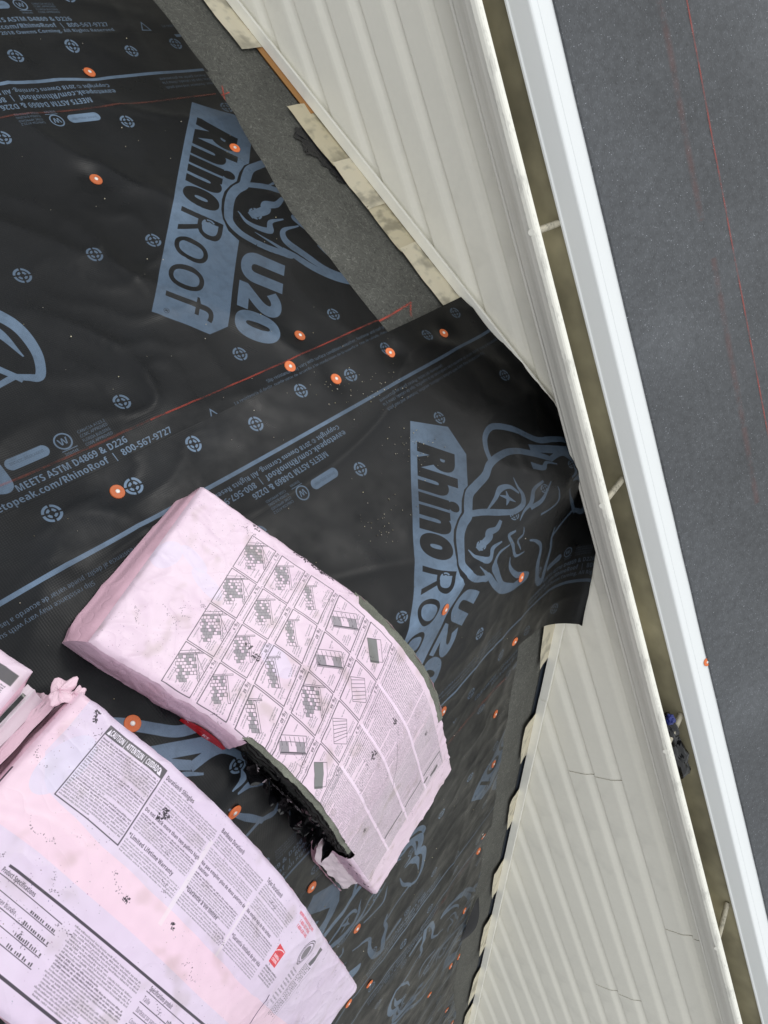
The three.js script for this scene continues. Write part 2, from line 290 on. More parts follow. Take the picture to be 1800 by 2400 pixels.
const wrapTexA = canvasTex(2048, Math.round(BW * KB), (ctx, w, h) => {
  ctx.fillStyle = 'rgb(229,205,221)'; ctx.fillRect(0, 0, w, h);
  ctx.save(); ctx.scale(KB, KB);
  // bluish worn patches
  for (const [x, y, a, b] of [[0.06, 0.13, 0.03, 0.012], [0.1, 0.155, 0.035, 0.014], [0.02, 0.15, 0.02, 0.03], [0.26, 0.2, 0.03, 0.02]]) { ctx.fillStyle = 'rgba(220,209,232,.55)'; ctx.beginPath(); ctx.ellipse(x, y, a, b, 0.3, 0, 7); ctx.fill(); }
  const dark = 'rgb(78,72,80)';
  for (let j = 0; j < 5; j++) for (let k = 0; k < 4; k++) {
    const x0 = 0.1205 + 0.0632 * j, y0 = 0.027 + 0.0767 * k, cw = 0.0495, ch = 0.0735;
    ctx.strokeStyle = dark; ctx.lineWidth = 0.0012; ctx.strokeRect(x0, y0, cw, ch);
    // caption beside the frame, reading across the bundle
    ctx.save(); ctx.translate(x0 + cw + 0.0022, y0 + 0.001); ctx.rotate(Math.PI / 2);
    ctx.fillStyle = dark; ctx.font = 'bold 0.0085px sans-serif'; ctx.save(); ctx.scale(0.001, 0.001); ctx.font = 'bold 6.2px sans-serif'; ctx.fillText('Fig. ' + (['7', '8', '9', '6'][k] + ['', 'E', 'D', 'A', ''][j]), 0, -1.5); ctx.restore();
    for (let q = 0; q < 3; q++) greek(ctx, q ? 0 : 0.022, -0.0002 - q * 0.0036 - (q ? 0.003 : 0), q ? 0.07 : 0.045, 0.002, 122); ctx.restore();
    // drawing inside
    ctx.save(); ctx.beginPath(); ctx.rect(x0, y0, cw, ch); ctx.clip();
    ctx.translate(x0 + cw / 2, y0 + ch / 2); ctx.rotate(-0.62); ctx.scale(1.15, 1.15);
    const kind = (j * 3 + k) % 5, n = 8, m = 6, a = 0.0052, b = 0.0046;
    ctx.lineWidth = 0.0006;
    if (j < 3 || kind === 1) {
      const cols = j === 1 ? 4 : j === 2 ? 2 : 5;
      for (let p = 0; p < n; p++) for (let q = 0; q < cols; q++) { if (p > 5 && q > 8 - p) continue; const xx = -0.016 + q * a + (p % 2) * a / 2, yy = -0.02 + p * b; ctx.strokeStyle = dark; ctx.strokeRect(xx, yy, a, b); if ((p + q + ((p * 7 + q * 3 + k) % 5 === 0 ? 1 : 0)) % 2) { ctx.fillStyle = 'rgb(150,143,150)'; ctx.fillRect(xx, yy, a, b); } }
      ctx.strokeRect(-0.016 + cols * a + 0.002, -0.02, 0.003, n * b); ctx.strokeRect(-0.016, -0.0225, (cols + 2.6) * a, 0.0018);
      if (j === 0) { ctx.strokeRect(-0.018, -0.026, 0.036, 0.004); ctx.beginPath(); ctx.moveTo(0.012, -0.026); ctx.lineTo(0.024, 0.012); ctx.lineTo(0.018, 0.014); ctx.stroke(); }
    } else if (j === 3) {
      ctx.strokeStyle = dark; for (let p = 0; p < 3; p++) ctx.strokeRect(-0.02 + p * 0.013, -0.007, 0.013, 0.012); ctx.fillStyle = 'rgb(150,142,150)'; ctx.fillRect(-0.02, -0.007, 0.013, 0.012); ctx.fillRect(0.006, -0.007, 0.013, 0.012);
      ctx.fillStyle = dark; ctx.fillRect(-0.021, 0.005, 0.042, 0.0016); for (let p = 0; p < 6; p++) { ctx.beginPath(); ctx.moveTo(-0.018 + p * 0.007, -0.013); ctx.lineTo(-0.016 + p * 0.007, -0.002); ctx.stroke(); } ctx.strokeRect(-0.0215, -0.0145, 0.044, 0.022);
    } else {
      if (k % 3 === 0) { ctx.fillStyle = 'rgb(124,124,124)'; ctx.fillRect(-0.011, -0.016, 0.017, 0.032); ctx.fillStyle = 'rgb(104,104,104)'; ctx.fillRect(-0.011, 0.013, 0.017, 0.003); ctx.strokeStyle = dark; ctx.strokeRect(-0.011, -0.016, 0.024, 0.03); }
      else { ctx.strokeStyle = dark; ctx.strokeRect(-0.013, -0.016, 0.026, 0.031); for (let p = 0; p < 6; p++) { ctx.beginPath(); ctx.moveTo(-0.013, -0.012 + p * 0.005); ctx.lineTo(0.013, -0.014 + p * 0.0048 * (k % 2 ? 1 : 0.8)); ctx.stroke(); } }
    }
    ctx.restore();
    // small notes round the drawing
    for (const [dx, dy, len] of [[0.042, 0.006, 0.02], [0.0385, 0.006, 0.024], [0.04, 0.05, 0.018], [0.0365, 0.05, 0.02], [0.005, 0.045, 0.02], [0.0085, 0.048, 0.018], [0.0455, 0.028, 0.014], [0.043, 0.03, 0.012], [0.012, 0.004, 0.016], [0.015, 0.004, 0.014], [0.0465, 0.004, 0.018], [0.033, 0.055, 0.014], [0.03, 0.056, 0.012], [0.018, 0.052, 0.014]]) { if (rnd() < 0.15) continue; ctx.save(); ctx.translate(x0 + dx, y0 + dy); ctx.rotate(Math.PI / 2); greek(ctx, 0, 0, len, 0.0019, 128); ctx.restore(); }
  }
  // four columns of small print round the bend
  for (let k = 0; k < 4; k++) {
    const y0 = 0.03 + 0.0765 * k, cw = 0.0705;
    for (let x = k < 3 ? 0.436 : 0.425; x < 0.865; x += 0.0041) {
      if ((x > 0.794 && x < 0.806) || (rnd() < 0.02)) continue;
      const len = rnd() < 0.12 ? cw * rr(0.3, 0.8) : cw; ctx.save(); ctx.translate(x, y0); ctx.rotate(Math.PI / 2); greek(ctx, 0, 0, len, 0.0023, rnd() < 0.06 ? 80 : 120); ctx.restore();
    }
    ctx.fillStyle = 'rgba(172,164,172,.2)'; ctx.fillRect(0.6, y0, 0.265, cw);
    if (k < 3) { ctx.fillStyle = 'rgb(112,106,112)'; ctx.fillRect(0.795, y0 + 0.002, 0.0075, cw - 0.004); }
    ctx.fillStyle = 'rgba(243,222,240,.7)'; ctx.fillRect(0.43, y0 + cw, 0.45, 0.005);
  }
  ctx.strokeStyle = 'rgb(110,104,110)'; ctx.lineWidth = 0.0012; ctx.beginPath(); ctx.moveTo(0.8, 0.034); ctx.lineTo(0.872, 0.034); ctx.lineTo(0.872, 0.12); ctx.stroke();
  ctx.fillStyle = 'rgb(96,90,94)'; ctx.fillRect(0.84, 0.05, 0.012, 0.03); ctx.fillRect(0.826, 0.088, 0.01, 0.016);
  // scuffs
  ctx.fillStyle = 'rgb(52,42,50)';
  for (const [x, y] of [[0.488, 0.19], [0.49, 0.197], [0.12, 0.01], [0.23, 0.215], [0.21, 0.205], [0.63, 0.06], [0.64, 0.28], [0.5, 0.12], [0.205, 0.004], [0.22, 0.006], [0.235, 0.004], [0.25, 0.006], [0.265, 0.007], [0.28, 0.005]]) for (let q = 0; q < 16; q++) { ctx.beginPath(); ctx.ellipse(x + rr(-0.007, 0.007), y + rr(-0.004, 0.004), rr(0.0006, 0.003), rr(0.0004, 0.0014), rnd() * 3, 0, 7); ctx.fill(); }
  ctx.strokeStyle = 'rgb(96,84,94)'; ctx.lineWidth = 0.0011; ctx.beginPath(); ctx.moveTo(0.59, 0.16); ctx.lineTo(0.64, 0.185); ctx.moveTo(0.54, 0.14); ctx.lineTo(0.6, 0.165); ctx.stroke();
  ctx.restore();
  weather(ctx, w, h, 5200, 1);
});
const wrapTexB = canvasTex(2048, Math.round(BW * KB), (ctx, w, h) => {
  ctx.fillStyle = 'rgb(219,202,223)'; ctx.fillRect(0, 0, w, h);
  ctx.save(); ctx.scale(KB, KB);
  // the pinker lap of the film: a band along the bundle and the folded end
  ctx.fillStyle = 'rgb(233,202,218)'; ctx.beginPath(); ctx.moveTo(-0.01, 0);
  ctx.lineTo(0.02, -0.01); ctx.lineTo(0.022, 0.05); ctx.lineTo(0.02, 0.09);
  for (let x = 0.02; x <= 1.02; x += 0.012) ctx.lineTo(x, lerp(0.128, 0.137, clamp((x - 0.05) / 0.1)) + 0.008 * fbm(x * 9, 3) + (x < 0.05 ? (0.05 - x) * -1.2 : 0));
  for (let x = 1.02; x >= -0.01; x -= 0.03) ctx.lineTo(x, 0.19 - 0.006 * x + 0.0012 * noise(x * 12, 1)); ctx.closePath(); ctx.fill();
  ctx.fillStyle = 'rgba(214,205,228,.7)'; ctx.beginPath(); ctx.ellipse(0.05, 0.09, 0.025, 0.05, 0.2, 0, 7); ctx.fill();
  const dark = 'rgb(66,58,70)', txt = (s, x, x1, y, cap, f = 'bold') => { ctx.fillStyle = dark; sizedText(ctx, s, x, x1, y, cap, f); };
  // warning block
  ctx.strokeStyle = dark; ctx.lineWidth = 0.0014; ctx.strokeRect(0.066, 0.014, 0.0995, 0.111);
  ctx.fillStyle = 'rgb(86,82,88)'; ctx.fillRect(0.066, 0.014, 0.0995, 0.0135); ctx.fillStyle = 'rgb(236,226,240)'; sizedText(ctx, '⚠ CAUTION | ATTENTION | CUIDADO ⚠', 0.069, 0.163, 0.0248, 0.0085, 'bold');
  for (const [bx, by] of [[0.068, 0.0255], [0.157, 0.0255]]) { ctx.beginPath(); ctx.moveTo(bx, by); ctx.lineTo(bx + 0.005, by); ctx.lineTo(bx + 0.0025, by - 0.009); ctx.closePath(); ctx.fill(); }
  for (let q = 0; q < 24; q++) greek(ctx, 0.0685, 0.0335 + q * 0.0038, q % 8 === 7 ? 0.05 : 0.094, 0.0022, q % 8 < 2 ? 76 : 116);
  const column = (x, head, nu, nu2, lw, wd) => {
    txt(head, x + 0.001, x + Math.min(wd * 0.5, head.length * 0.0029), 0.0235, 0.0062);
    for (let q = 0; q < 5; q++) greek(ctx, x + 0.001, 0.0285 + q * 0.0036, wd, 0.0021, 120);
    for (let q = 0; q < 5; q++) greek(ctx, x + 0.001, 0.049 + q * 0.0034, wd * 0.95, 0.002, 126);
    txt(nu, x, x + Math.min(wd, nu.length * 0.00245), 0.0715, 0.0052); if (nu2) txt(nu2, x, x + nu2.length * 0.0026, 0.0785, 0.0052);
    for (let q = 0; q < 7; q++) greek(ctx, x, (nu2 ? 0.084 : 0.077) + q * 0.0034, wd * 0.96, 0.002, q < 2 ? 78 : 126);
    txt(lw, x, x + Math.min(wd, lw.length * 0.0028), 0.1085, 0.0055);
    for (let q = 0; q < 5; q++) greek(ctx, x, 0.1135 + q * 0.0036, wd * 0.96, 0.002, 126);
  };
  column(0.169, 'Duration® Shingles', 'Do not stack more than two pallets high', '', '*Limited Lifetime Warranty', 0.092);
  column(0.266, 'Bardeaux Duration®', 'Ne pas empiler plus de deux palettes de', 'hauteur', '*Garantie à vie limitée', 0.094);
  column(0.366, 'Tejas Duration®', 'No encime más de dos tarimas', '', '*Garantía limitada de por vida', 0.088);
  // red leaflet mark, web lines, seal, tables
  ctx.fillStyle = 'rgb(214,52,64)'; ctx.beginPath(); ctx.moveTo(0.464, 0.064); ctx.lineTo(0.489, 0.066); ctx.lineTo(0.489, 0.092); ctx.lineTo(0.464, 0.092); ctx.closePath(); ctx.fill();
  ctx.strokeStyle = 'rgb(244,222,232)'; ctx.lineWidth = 0.0014; ctx.beginPath(); ctx.moveTo(0.464, 0.075); ctx.quadraticCurveTo(0.476, 0.066, 0.488, 0.068); ctx.stroke();
  ctx.fillStyle = 'rgb(244,222,232)'; sizedText(ctx, 'OWENS', 0.467, 0.486, 0.082, 0.0042, 'bold'); sizedText(ctx, 'CORNING', 0.467, 0.486, 0.088, 0.0042, 'bold');
  ctx.fillStyle = 'rgb(206,60,78)'; sizedText(ctx, 'www.owenscorning.com', 0.462, 0.524, 0.0145, 0.0055, 'bold'); sizedText(ctx, '1-800-GET-PINK', 0.472, 0.515, 0.0225, 0.005, 'bold'); sizedText(ctx, '1-800-438-7465', 0.474, 0.513, 0.03, 0.005, 'bold');
  ctx.strokeStyle = dark; ctx.lineWidth = 0.0016; ctx.beginPath(); ctx.ellipse(0.55, 0.04, 0.016, 0.021, 0, 0, 7); ctx.stroke(); ctx.beginPath(); ctx.ellipse(0.55, 0.04, 0.0125, 0.017, 0, 0, 7); ctx.stroke(); ctx.fillStyle = 'rgb(120,112,120)'; ctx.beginPath(); ctx.ellipse(0.55, 0.04, 0.009, 0.012, 0, 0, 7); ctx.fill();
  for (let q = 0; q < 5; q++) greek(ctx, 0.462, 0.1 + q * 0.0042, 0.05, 0.0028, q === 0 ? 60 : 110);
  ctx.fillStyle = 'rgb(96,92,98)'; ctx.fillRect(0.6, 0.016, 0.016, 0.032);
  ctx.lineWidth = 0.0009; ctx.strokeStyle = 'rgb(120,112,120)'; for (const x of [0.585, 0.632]) { ctx.beginPath(); ctx.moveTo(x, 0.03); ctx.lineTo(x, 0.15); ctx.stroke(); }
  for (let q = 0; q < 9; q++) { ctx.save(); ctx.translate(0.592 + (q % 3) * 0.013, 0.05 + Math.floor(q / 3) * 0.032); ctx.rotate(Math.PI / 2); greek(ctx, 0, 0, 0.028, 0.005, 92); greek(ctx, 0, 0.006, 0.026, 0.004, 120); ctx.restore(); }
  for (let q = 0; q < 10; q++) { ctx.save(); ctx.translate(0.545, 0.07 + q * 0.0062); ctx.rotate(0.05); greek(ctx, 0, 0, 0.028, 0.0034, 104); ctx.restore(); }
  ctx.strokeStyle = 'rgb(58,40,74)'; ctx.lineWidth = 0.003; ctx.beginPath(); ctx.moveTo(0.531, 0.121); ctx.lineTo(0.54, 0.18); ctx.stroke();
  ctx.fillStyle = 'rgb(54,46,58)'; ctx.fillRect(-0.005, 0.128, 0.007, 0.03);
  // specification tables below the lap
  const rule = (x0, y0, x1, y1, t) => { ctx.strokeStyle = dark; ctx.lineWidth = t; ctx.beginPath(); ctx.moveTo(x0, y0); ctx.lineTo(x1, y1); ctx.stroke(); };
  rule(0.079, 0.219, 0.7, 0.2, 0.0032); rule(0.05, 0.309, 0.7, 0.303, 0.0034);
  for (const [tx, lab] of [[0.075, ['Product Specifications', 'Size', 'Shingles per bundle', 'Coverage', 'Weight per bundle']], [0.3, ['Spécifications produit', 'Taille', 'Bardeaux par paquet', 'Couverture', 'Poids par paquet']]]) {
    lab.forEach((t, i) => { const y = 0.2285 + i * 0.0135 - (tx > 0.2 ? 0.007 : 0); txt(t, tx, tx + t.length * 0.0021, y, 0.0055, i ? 'normal' : 'bold'); rule(tx - 0.002, y + 0.0028, tx + 0.088, y + 0.0022, 0.0009); if (i) greek(ctx, tx + 0.052, y + 0.001, 0.034, 0.0044, 80); });
  }
  for (let q = 0; q < 23; q++) greek(ctx, 0.176 + (q % 5 ? 0.003 : 0), 0.2235 + q * 0.0036, q % 5 === 4 ? 0.06 : 0.108, 0.0022, q > 8 && q < 13 ? 76 : 116);
  for (let q = 0; q < 23; q++) greek(ctx, 0.395, 0.217 + q * 0.0036, 0.1, 0.0022, 118);
  ctx.fillStyle = 'rgb(46,38,48)';
  for (const [x, y] of [[0.19, 0.055], [0.195, 0.06], [0.19, 0.066], [0.04, 0.012], [0.043, 0.02], [0.21, 0.165], [0.28, 0.15]]) for (let q = 0; q < 14; q++) { ctx.beginPath(); ctx.ellipse(x + rr(-0.004, 0.004), y + rr(-0.004, 0.004), rr(0.0005, 0.002), rr(0.0004, 0.0012), rnd() * 3, 0, 7); ctx.fill(); }
  ctx.fillStyle = 'rgba(232,222,226,.45)'; ctx.fillRect(0.26, 0.04, 0.006, 0.12); ctx.fillRect(0.36, 0.06, 0.004, 0.08);
  ctx.restore();
  weather(ctx, w, h, 4200, 0.8);
});
const wrapTexC = canvasTex(1024, 512, (ctx, w, h) => {
  ctx.fillStyle = 'rgb(228,206,222)'; ctx.fillRect(0, 0, w, h);
  ctx.save(); ctx.scale(KB / 2, KB / 2);
  ctx.fillStyle = 'rgb(92,88,92)'; ctx.fillRect(0.3, 0.026, 0.69, 0.026);
  for (let q = 0; q < 60; q++) greek(ctx, 0.3, 0.06 + q * 0.0046, 0.685, 0.0031, 96);
  ctx.restore(); weather(ctx, w, h, 1200, 1);
});

// ---------------------------------------------------------------- materials
const M = {
  felt: new THREE.MeshStandardMaterial({ map: feltTex, roughness: 0.95, bumpMap: feltTex, bumpScale: 0.0008 }),
  sheet: new THREE.MeshStandardMaterial({ map: sheetTex, roughness: 0.72, bumpMap: sheetTex, bumpScale: 0.0004 }),
  membrane: new THREE.MeshPhysicalMaterial({ specularIntensity: 0.4, map: printTex, vertexColors: true, roughness: 0.82, roughnessMap: withRepeat(roughTex, 1.4, 1.4), bumpMap: withRepeat(weaveTex, 7, 7), bumpScale: 0.00025 }),
  plywood: new THREE.MeshStandardMaterial({ color: new THREE.Color().setRGB(0.42, 0.21, 0.07), roughness: 0.85, bumpMap: bumpTex, bumpScale: 0.0006 }),
  vinyl: new THREE.MeshStandardMaterial({ map: vinylTex, roughness: 0.52 }),
  white: new THREE.MeshPhysicalMaterial({ color: new THREE.Color().setRGB(0.8, 0.822, 0.822), roughness: 0.36, bumpMap: bumpTex, bumpScale: 0.0001 }),
  trim: new THREE.MeshStandardMaterial({ map: vinylTex, color: new THREE.Color().setRGB(1.02, 1.03, 1.05), roughness: 0.45 }),
  gutter: new THREE.MeshStandardMaterial({ map: withRepeat(dirtTex, 2.3, 9), roughness: 0.42 }),
  gutterFace: new THREE.MeshStandardMaterial({ map: withRepeat(vinylTex, 1, 6), color: new THREE.Color().setRGB(0.97, 0.97, 0.99), roughness: 0.42 }),
  spike: new THREE.MeshStandardMaterial({ map: withRepeat(grimeTex, 1, 1.6), color: new THREE.Color().setRGB(0.62, 0.62, 0.62), roughness: 0.5, metalness: 0.2 }),
  inside: new THREE.MeshStandardMaterial({ map: withRepeat(brownTex, 0.9, 1.2), roughness: 0.6 }),
  flashing: new THREE.MeshStandardMaterial({ map: withRepeat(grimeTex, 2.2, 2.2), roughness: 0.6 }),
  tar: new THREE.MeshStandardMaterial({ color: new THREE.Color().setRGB(0.012, 0.012, 0.014), roughness: 0.5, bumpMap: bumpTex, bumpScale: 0.001 }),
  navy: new THREE.MeshStandardMaterial({ color: new THREE.Color().setRGB(0.012, 0.02, 0.035), roughness: 0.55 }),
  orange: new THREE.MeshStandardMaterial({ color: new THREE.Color().setRGB(0.72, 0.165, 0.04), roughness: 0.5 }),
  nail: new THREE.MeshStandardMaterial({ color: new THREE.Color().setRGB(0.75, 0.72, 0.68), roughness: 0.45, metalness: 0.4 }),
  topA: new THREE.MeshPhysicalMaterial({ map: wrapTexA, roughness: 0.36, bumpMap: withRepeat(creaseTex, 2, 0.68), bumpScale: 0.002 }),
  topB: new THREE.MeshPhysicalMaterial({ map: wrapTexB, roughness: 0.36, bumpMap: withRepeat(creaseTex, 2, 0.68), bumpScale: 0.002 }),
  topC: new THREE.MeshPhysicalMaterial({ map: wrapTexC, roughness: 0.5 }),
  film: new THREE.MeshPhysicalMaterial({ color: new THREE.Color().setRGB(0.74, 0.47, 0.57), roughness: 0.3, bumpMap: creaseTex, bumpScale: 0.0016 }),
  filmLight: new THREE.MeshPhysicalMaterial({ color: new THREE.Color().setRGB(0.84, 0.6, 0.69), roughness: 0.3, bumpMap: creaseTex, bumpScale: 0.0016 }),
  filmPale: new THREE.MeshPhysicalMaterial({ color: new THREE.Color().setRGB(0.62, 0.44, 0.55), roughness: 0.3, bumpMap: creaseTex, bumpScale: 0.0016 }),
  granule: new THREE.MeshStandardMaterial({ map: withRepeat(feltTex, 4, 4), color: new THREE.Color().setRGB(1.5, 1.55, 1.42), roughness: 1, bumpMap: feltTex, bumpScale: 0.0015 }),
  asphalt: new THREE.MeshStandardMaterial({ color: new THREE.Color().setRGB(0.014, 0.014, 0.014), roughness: 0.75, bumpMap: bumpTex, bumpScale: 0.002 }),
  blackFilm: new THREE.MeshPhysicalMaterial({ color: new THREE.Color().setRGB(0.004, 0.004, 0.005), roughness: 0.14 }),
  whiteFilm: new THREE.MeshPhysicalMaterial({ color: new THREE.Color().setRGB(0.72, 0.62, 0.68), roughness: 0.35 }),
  red: new THREE.MeshPhysicalMaterial({ color: new THREE.Color().setRGB(0.5, 0.012, 0.02), roughness: 0.35 }),
  blue: new THREE.MeshStandardMaterial({ color: new THREE.Color().setRGB(0.01, 0.02, 0.16), roughness: 0.4 }),
};
// red chalk: streaky ribbons with gaps
const chalkAlpha = (() => { const w = 1024, n = 32; const d = new Uint8Array(w * n * 4); for (let j = 0; j < n; j++) for (let i = 0; i < w; i++) { const e = 1 - Math.abs(j / (n - 1) * 2 - 1), g = clamp(0.8 + 1.1 * noise(i / 50, 2) + 0.7 * noise(i / 9, j / 5, 4)); const a = clamp(Math.pow(e, 0.8) * 1.5 - 0.25) * g * (0.55 + 0.45 * rnd()); const o = (j * w + i) * 4; d[o] = d[o + 1] = d[o + 2] = a * 255; d[o + 3] = 255; } const t = new THREE.DataTexture(d, w, n, THREE.RGBAFormat); t.wrapS = THREE.RepeatWrapping; t.magFilter = THREE.LinearFilter; t.needsUpdate = true; return t; })();
M.chalk = new THREE.MeshStandardMaterial({ color: new THREE.Color().setRGB(0.5, 0.075, 0.05), roughness: 1, alphaMap: chalkAlpha, transparent: true });
M.chalkFaint = new THREE.MeshStandardMaterial({ color: new THREE.Color().setRGB(0.36, 0.085, 0.05), roughness: 1, alphaMap: chalkAlpha, transparent: true, opacity: 0.3 });
M.chalkGhost = M.chalkFaint.clone(); M.chalkGhost.opacity = 0.14; M.chalkMid = M.chalk.clone(); M.chalkMid.opacity = 0.62;
const scrapTex = canvasTex(256, 64, (ctx) => { ctx.fillStyle = 'rgb(16,15,17)'; ctx.fillRect(0, 0, 256, 64); ctx.fillStyle = 'rgb(222,214,222)'; ctx.font = 'bold 46px sans-serif'; ctx.fillText('Definition', 8, 48); });
M.scrapText = new THREE.MeshPhysicalMaterial({ map: scrapTex, roughness: 0.35 });
const redTex = canvasTex(256, 96, (ctx) => { ctx.fillStyle = 'rgb(176,16,26)'; ctx.fillRect(0, 0, 256, 96); ctx.fillStyle = 'rgb(230,205,212)'; ctx.font = 'bold 34px sans-serif'; ctx.fillText('KS', 128, 66); ctx.fillStyle = 'rgba(240,190,200,.5)'; for (let k = 0; k < 12; k++) ctx.fillRect(rnd() * 256, rnd() * 96, rr(5, 40), rr(1, 3)); });
M.redLabel = new THREE.MeshPhysicalMaterial({ map: redTex, roughness: 0.35 });

// ---------------------------------------------------------------- lower roof: deck and old felt
const lowerRoof = thing('lower_roof', 'lower gable roof deck with bare grey felt showing beside the white siding', 'roof');
for (const g of [-1, 1]) {
  part('roof_deck', grid(2, 8, (u, v) => roofPt(lerp(-3.4, 0.01, u), g * lerp(0.02, 4.6, v), -0.012), (u, v) => [u * 3, v * 4]), M.plywood, lowerRoof);
  // felt: edge by the wall is ragged on the far slope
  const cut = (s) => (g > 0 ? -0.04 + 0.01 * noise(s * 7, 1) : -0.035 - (s > -1.47 && s < -1.245 ? 0.012 : 0));
  part('felt_strip', grid(60, 180, (u, v) => { const s = g * lerp(0.03, 4.5, v), x = lerp(-3.3, cut(s), Math.pow(u, 0.6)); return roofPt(x, s, -0.004 + 0.0012 * noise(x * 9, s * 9)); }, (u, v) => [lerp(-3.3, 0, Math.pow(u, 0.6)) / 1.3, v * 4.5 / 1.3]), M.felt, lowerRoof);
}
part('tar_strip', grid(2, 60, (u, v) => roofPt(lerp(-0.05, 0.0, u), lerp(0.3, 4.5, v), -0.0015 + 0.002 * u), (u, v) => [u, v * 20]), M.navy, lowerRoof);
part('tar_strip', grid(2, 40, (u, v) => roofPt(lerp(-0.047, 0.0, u), lerp(-1.1, -0.2, v), -0.0005 + 0.002 * u), (u, v) => [u, v * 20]), M.tar, lowerRoof);
// torn black patch on the felt beside the second flashing
part('torn_patch', grid(12, 60, (u, v) => { const s = lerp(-1.18, -0.995, v), e = 0.075 * Math.max(0.05, Math.pow(Math.sin(v * 3.1), 0.6) * (0.65 + 0.8 * noise(v * 5, 2)) + 0.25 * noise(v * 17, 4)); return roofPt(lerp(-0.115 - e, -0.09, u), s + 0.02 * noise(u * 4, v * 3), 0.0 + 0.002 * noise(u * 5, v * 5)); }, null), M.tar, lowerRoof);
part('batten', grid(1, 20, (u, v) => roofPt(lerp(-0.05, -0.028, u), lerp(-1.52, -1.22, v), 0.002 + 0.004 * u), (u, v) => [u, v * 6]), M.plywood, lowerRoof);

// ---------------------------------------------------------------- underlayment sheets
const PINS = [];                                               // every cap nail pins the sheets down
function wrinkle(x, s) { let pin = 1; for (const p of PINS) { const dx = x - p[0], ds = s - p[1]; if (dx < 0.1 && dx > -0.1 && ds < 0.1 && ds > -0.1) pin *= 1 - 0.85 * Math.exp(-(dx * dx + ds * ds) / 0.0011); } return pin * wrinkle0(x, s); }
const wrinkle0 = (x, s) => {                                    // shared by every sheet so that laps nest
  const a = Math.pow(1 - Math.abs(noise(x * 1.7 + s * 1.1, s * 3.6 - x * 1.3, 1)), 6), b = Math.pow(1 - Math.abs(noise(x * 3.4 - s * 1.6, s * 2.1 + x * 1.8, 4)), 8), c = 0.5 + 0.5 * fbm(x * 2.6, s * 2.6, 6, 3);
  const far = s > 0 ? Math.pow(1 - Math.abs(noise(x * 6.5 + s * 0.8, s * 0.9, 8)), 6) * 0.003 : 0;
  const d = Math.pow(1 - Math.abs(noise(x * 5 + s * 7, s * 5 - x * 6, 12)), 10), m = sstep(-0.1, 0.35, noise(x * 2.1, s * 2.1, 15));
  const e = Math.pow(1 - Math.abs(noise(x * 1.1 - s * 0.9, s * 1.3 + x * 0.7, 18)), 4) * sstep(-0.2, 0.3, noise(x * 1.5, s * 1.5, 22)), g = s > 0 ? 0.55 : 1;
  return g * (0.0062 * a + 0.0048 * b * (0.4 + m) + 0.0042 * c + 0.003 * d * m + 0.0058 * e) + far;
};
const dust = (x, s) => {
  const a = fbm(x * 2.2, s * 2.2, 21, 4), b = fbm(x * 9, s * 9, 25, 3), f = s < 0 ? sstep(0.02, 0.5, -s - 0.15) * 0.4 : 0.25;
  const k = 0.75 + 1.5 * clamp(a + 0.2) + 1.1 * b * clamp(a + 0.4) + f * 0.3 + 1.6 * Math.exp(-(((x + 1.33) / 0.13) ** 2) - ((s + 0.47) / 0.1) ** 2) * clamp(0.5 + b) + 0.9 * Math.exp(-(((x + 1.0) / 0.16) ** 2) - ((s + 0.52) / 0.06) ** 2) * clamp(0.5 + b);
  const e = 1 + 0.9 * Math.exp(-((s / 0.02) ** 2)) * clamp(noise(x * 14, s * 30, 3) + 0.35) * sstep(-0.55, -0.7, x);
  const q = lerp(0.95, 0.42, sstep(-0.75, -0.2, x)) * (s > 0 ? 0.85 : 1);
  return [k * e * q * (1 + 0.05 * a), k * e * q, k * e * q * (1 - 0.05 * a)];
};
const midNails = [[-0.616, -1.414], [-0.383, -1.154], [-0.793, -1.138], [-0.601, -0.649], [-0.683, -0.593]];
const ridgeNails = [[-1.187, -0.518], [-0.599, -0.521], [-0.402, -0.518], [-0.19, -0.5], [-0.362, 0.183], [-0.735, 0.03], [-0.331, 0.435], [-0.694, 0.391], [-1.4, -0.183], [-1.346, 0.035], [-1.176, 0.5]];
const farNails = [[-0.372, 0.7], [-0.32, 0.987], [-0.302, 1.401], [-0.308, 1.5], [-0.34, 1.862], [-0.256 - 0.06, 2.269], [-0.382, 2.234], [-0.539, 2.197], [-0.34, 2.722], [-0.25, 3.035], [-1.015, 0.929], [-1.045, 1.298], [-0.949, 1.355], [-0.29, 1.43]];
PINS.push(...midNails, ...ridgeNails, ...farNails);
const capGeo = new THREE.LatheGeometry([[0, 0.0028], [0.004, 0.0028], [0.006, 0.0019], [0.0105, 0.0016], [0.0122, 0.0024], [0.0132, 0.0014], [0.0134, 0]].map((p) => new THREE.Vector2(...p)), 28);
const headGeo = new THREE.LatheGeometry([[0, 0.0042], [0.003, 0.0039], [0.0041, 0.003], [0.0041, 0.0024]].map((p) => new THREE.Vector2(...p)), 16);
const oranges = [0, 1, 2, 3].map((i) => { const m = M.orange.clone(); m.color.multiplyScalar([1, 0.85, 1.08, 0.72][i]); return m; });
function capNail(parent, pos, normal, scale = 1) {
  const c = part('cap_nail', capGeo, oranges[Math.floor(rnd() * 4)], parent); c.position.copy(pos); c.quaternion.setFromUnitVectors(V(0, 1, 0), normal.clone().add(V(rr(-0.13, 0.13), 0, rr(-0.13, 0.13))).normalize()); c.scale.setScalar(scale);
  part('nail_head', headGeo, M.nail, c); return c;
}
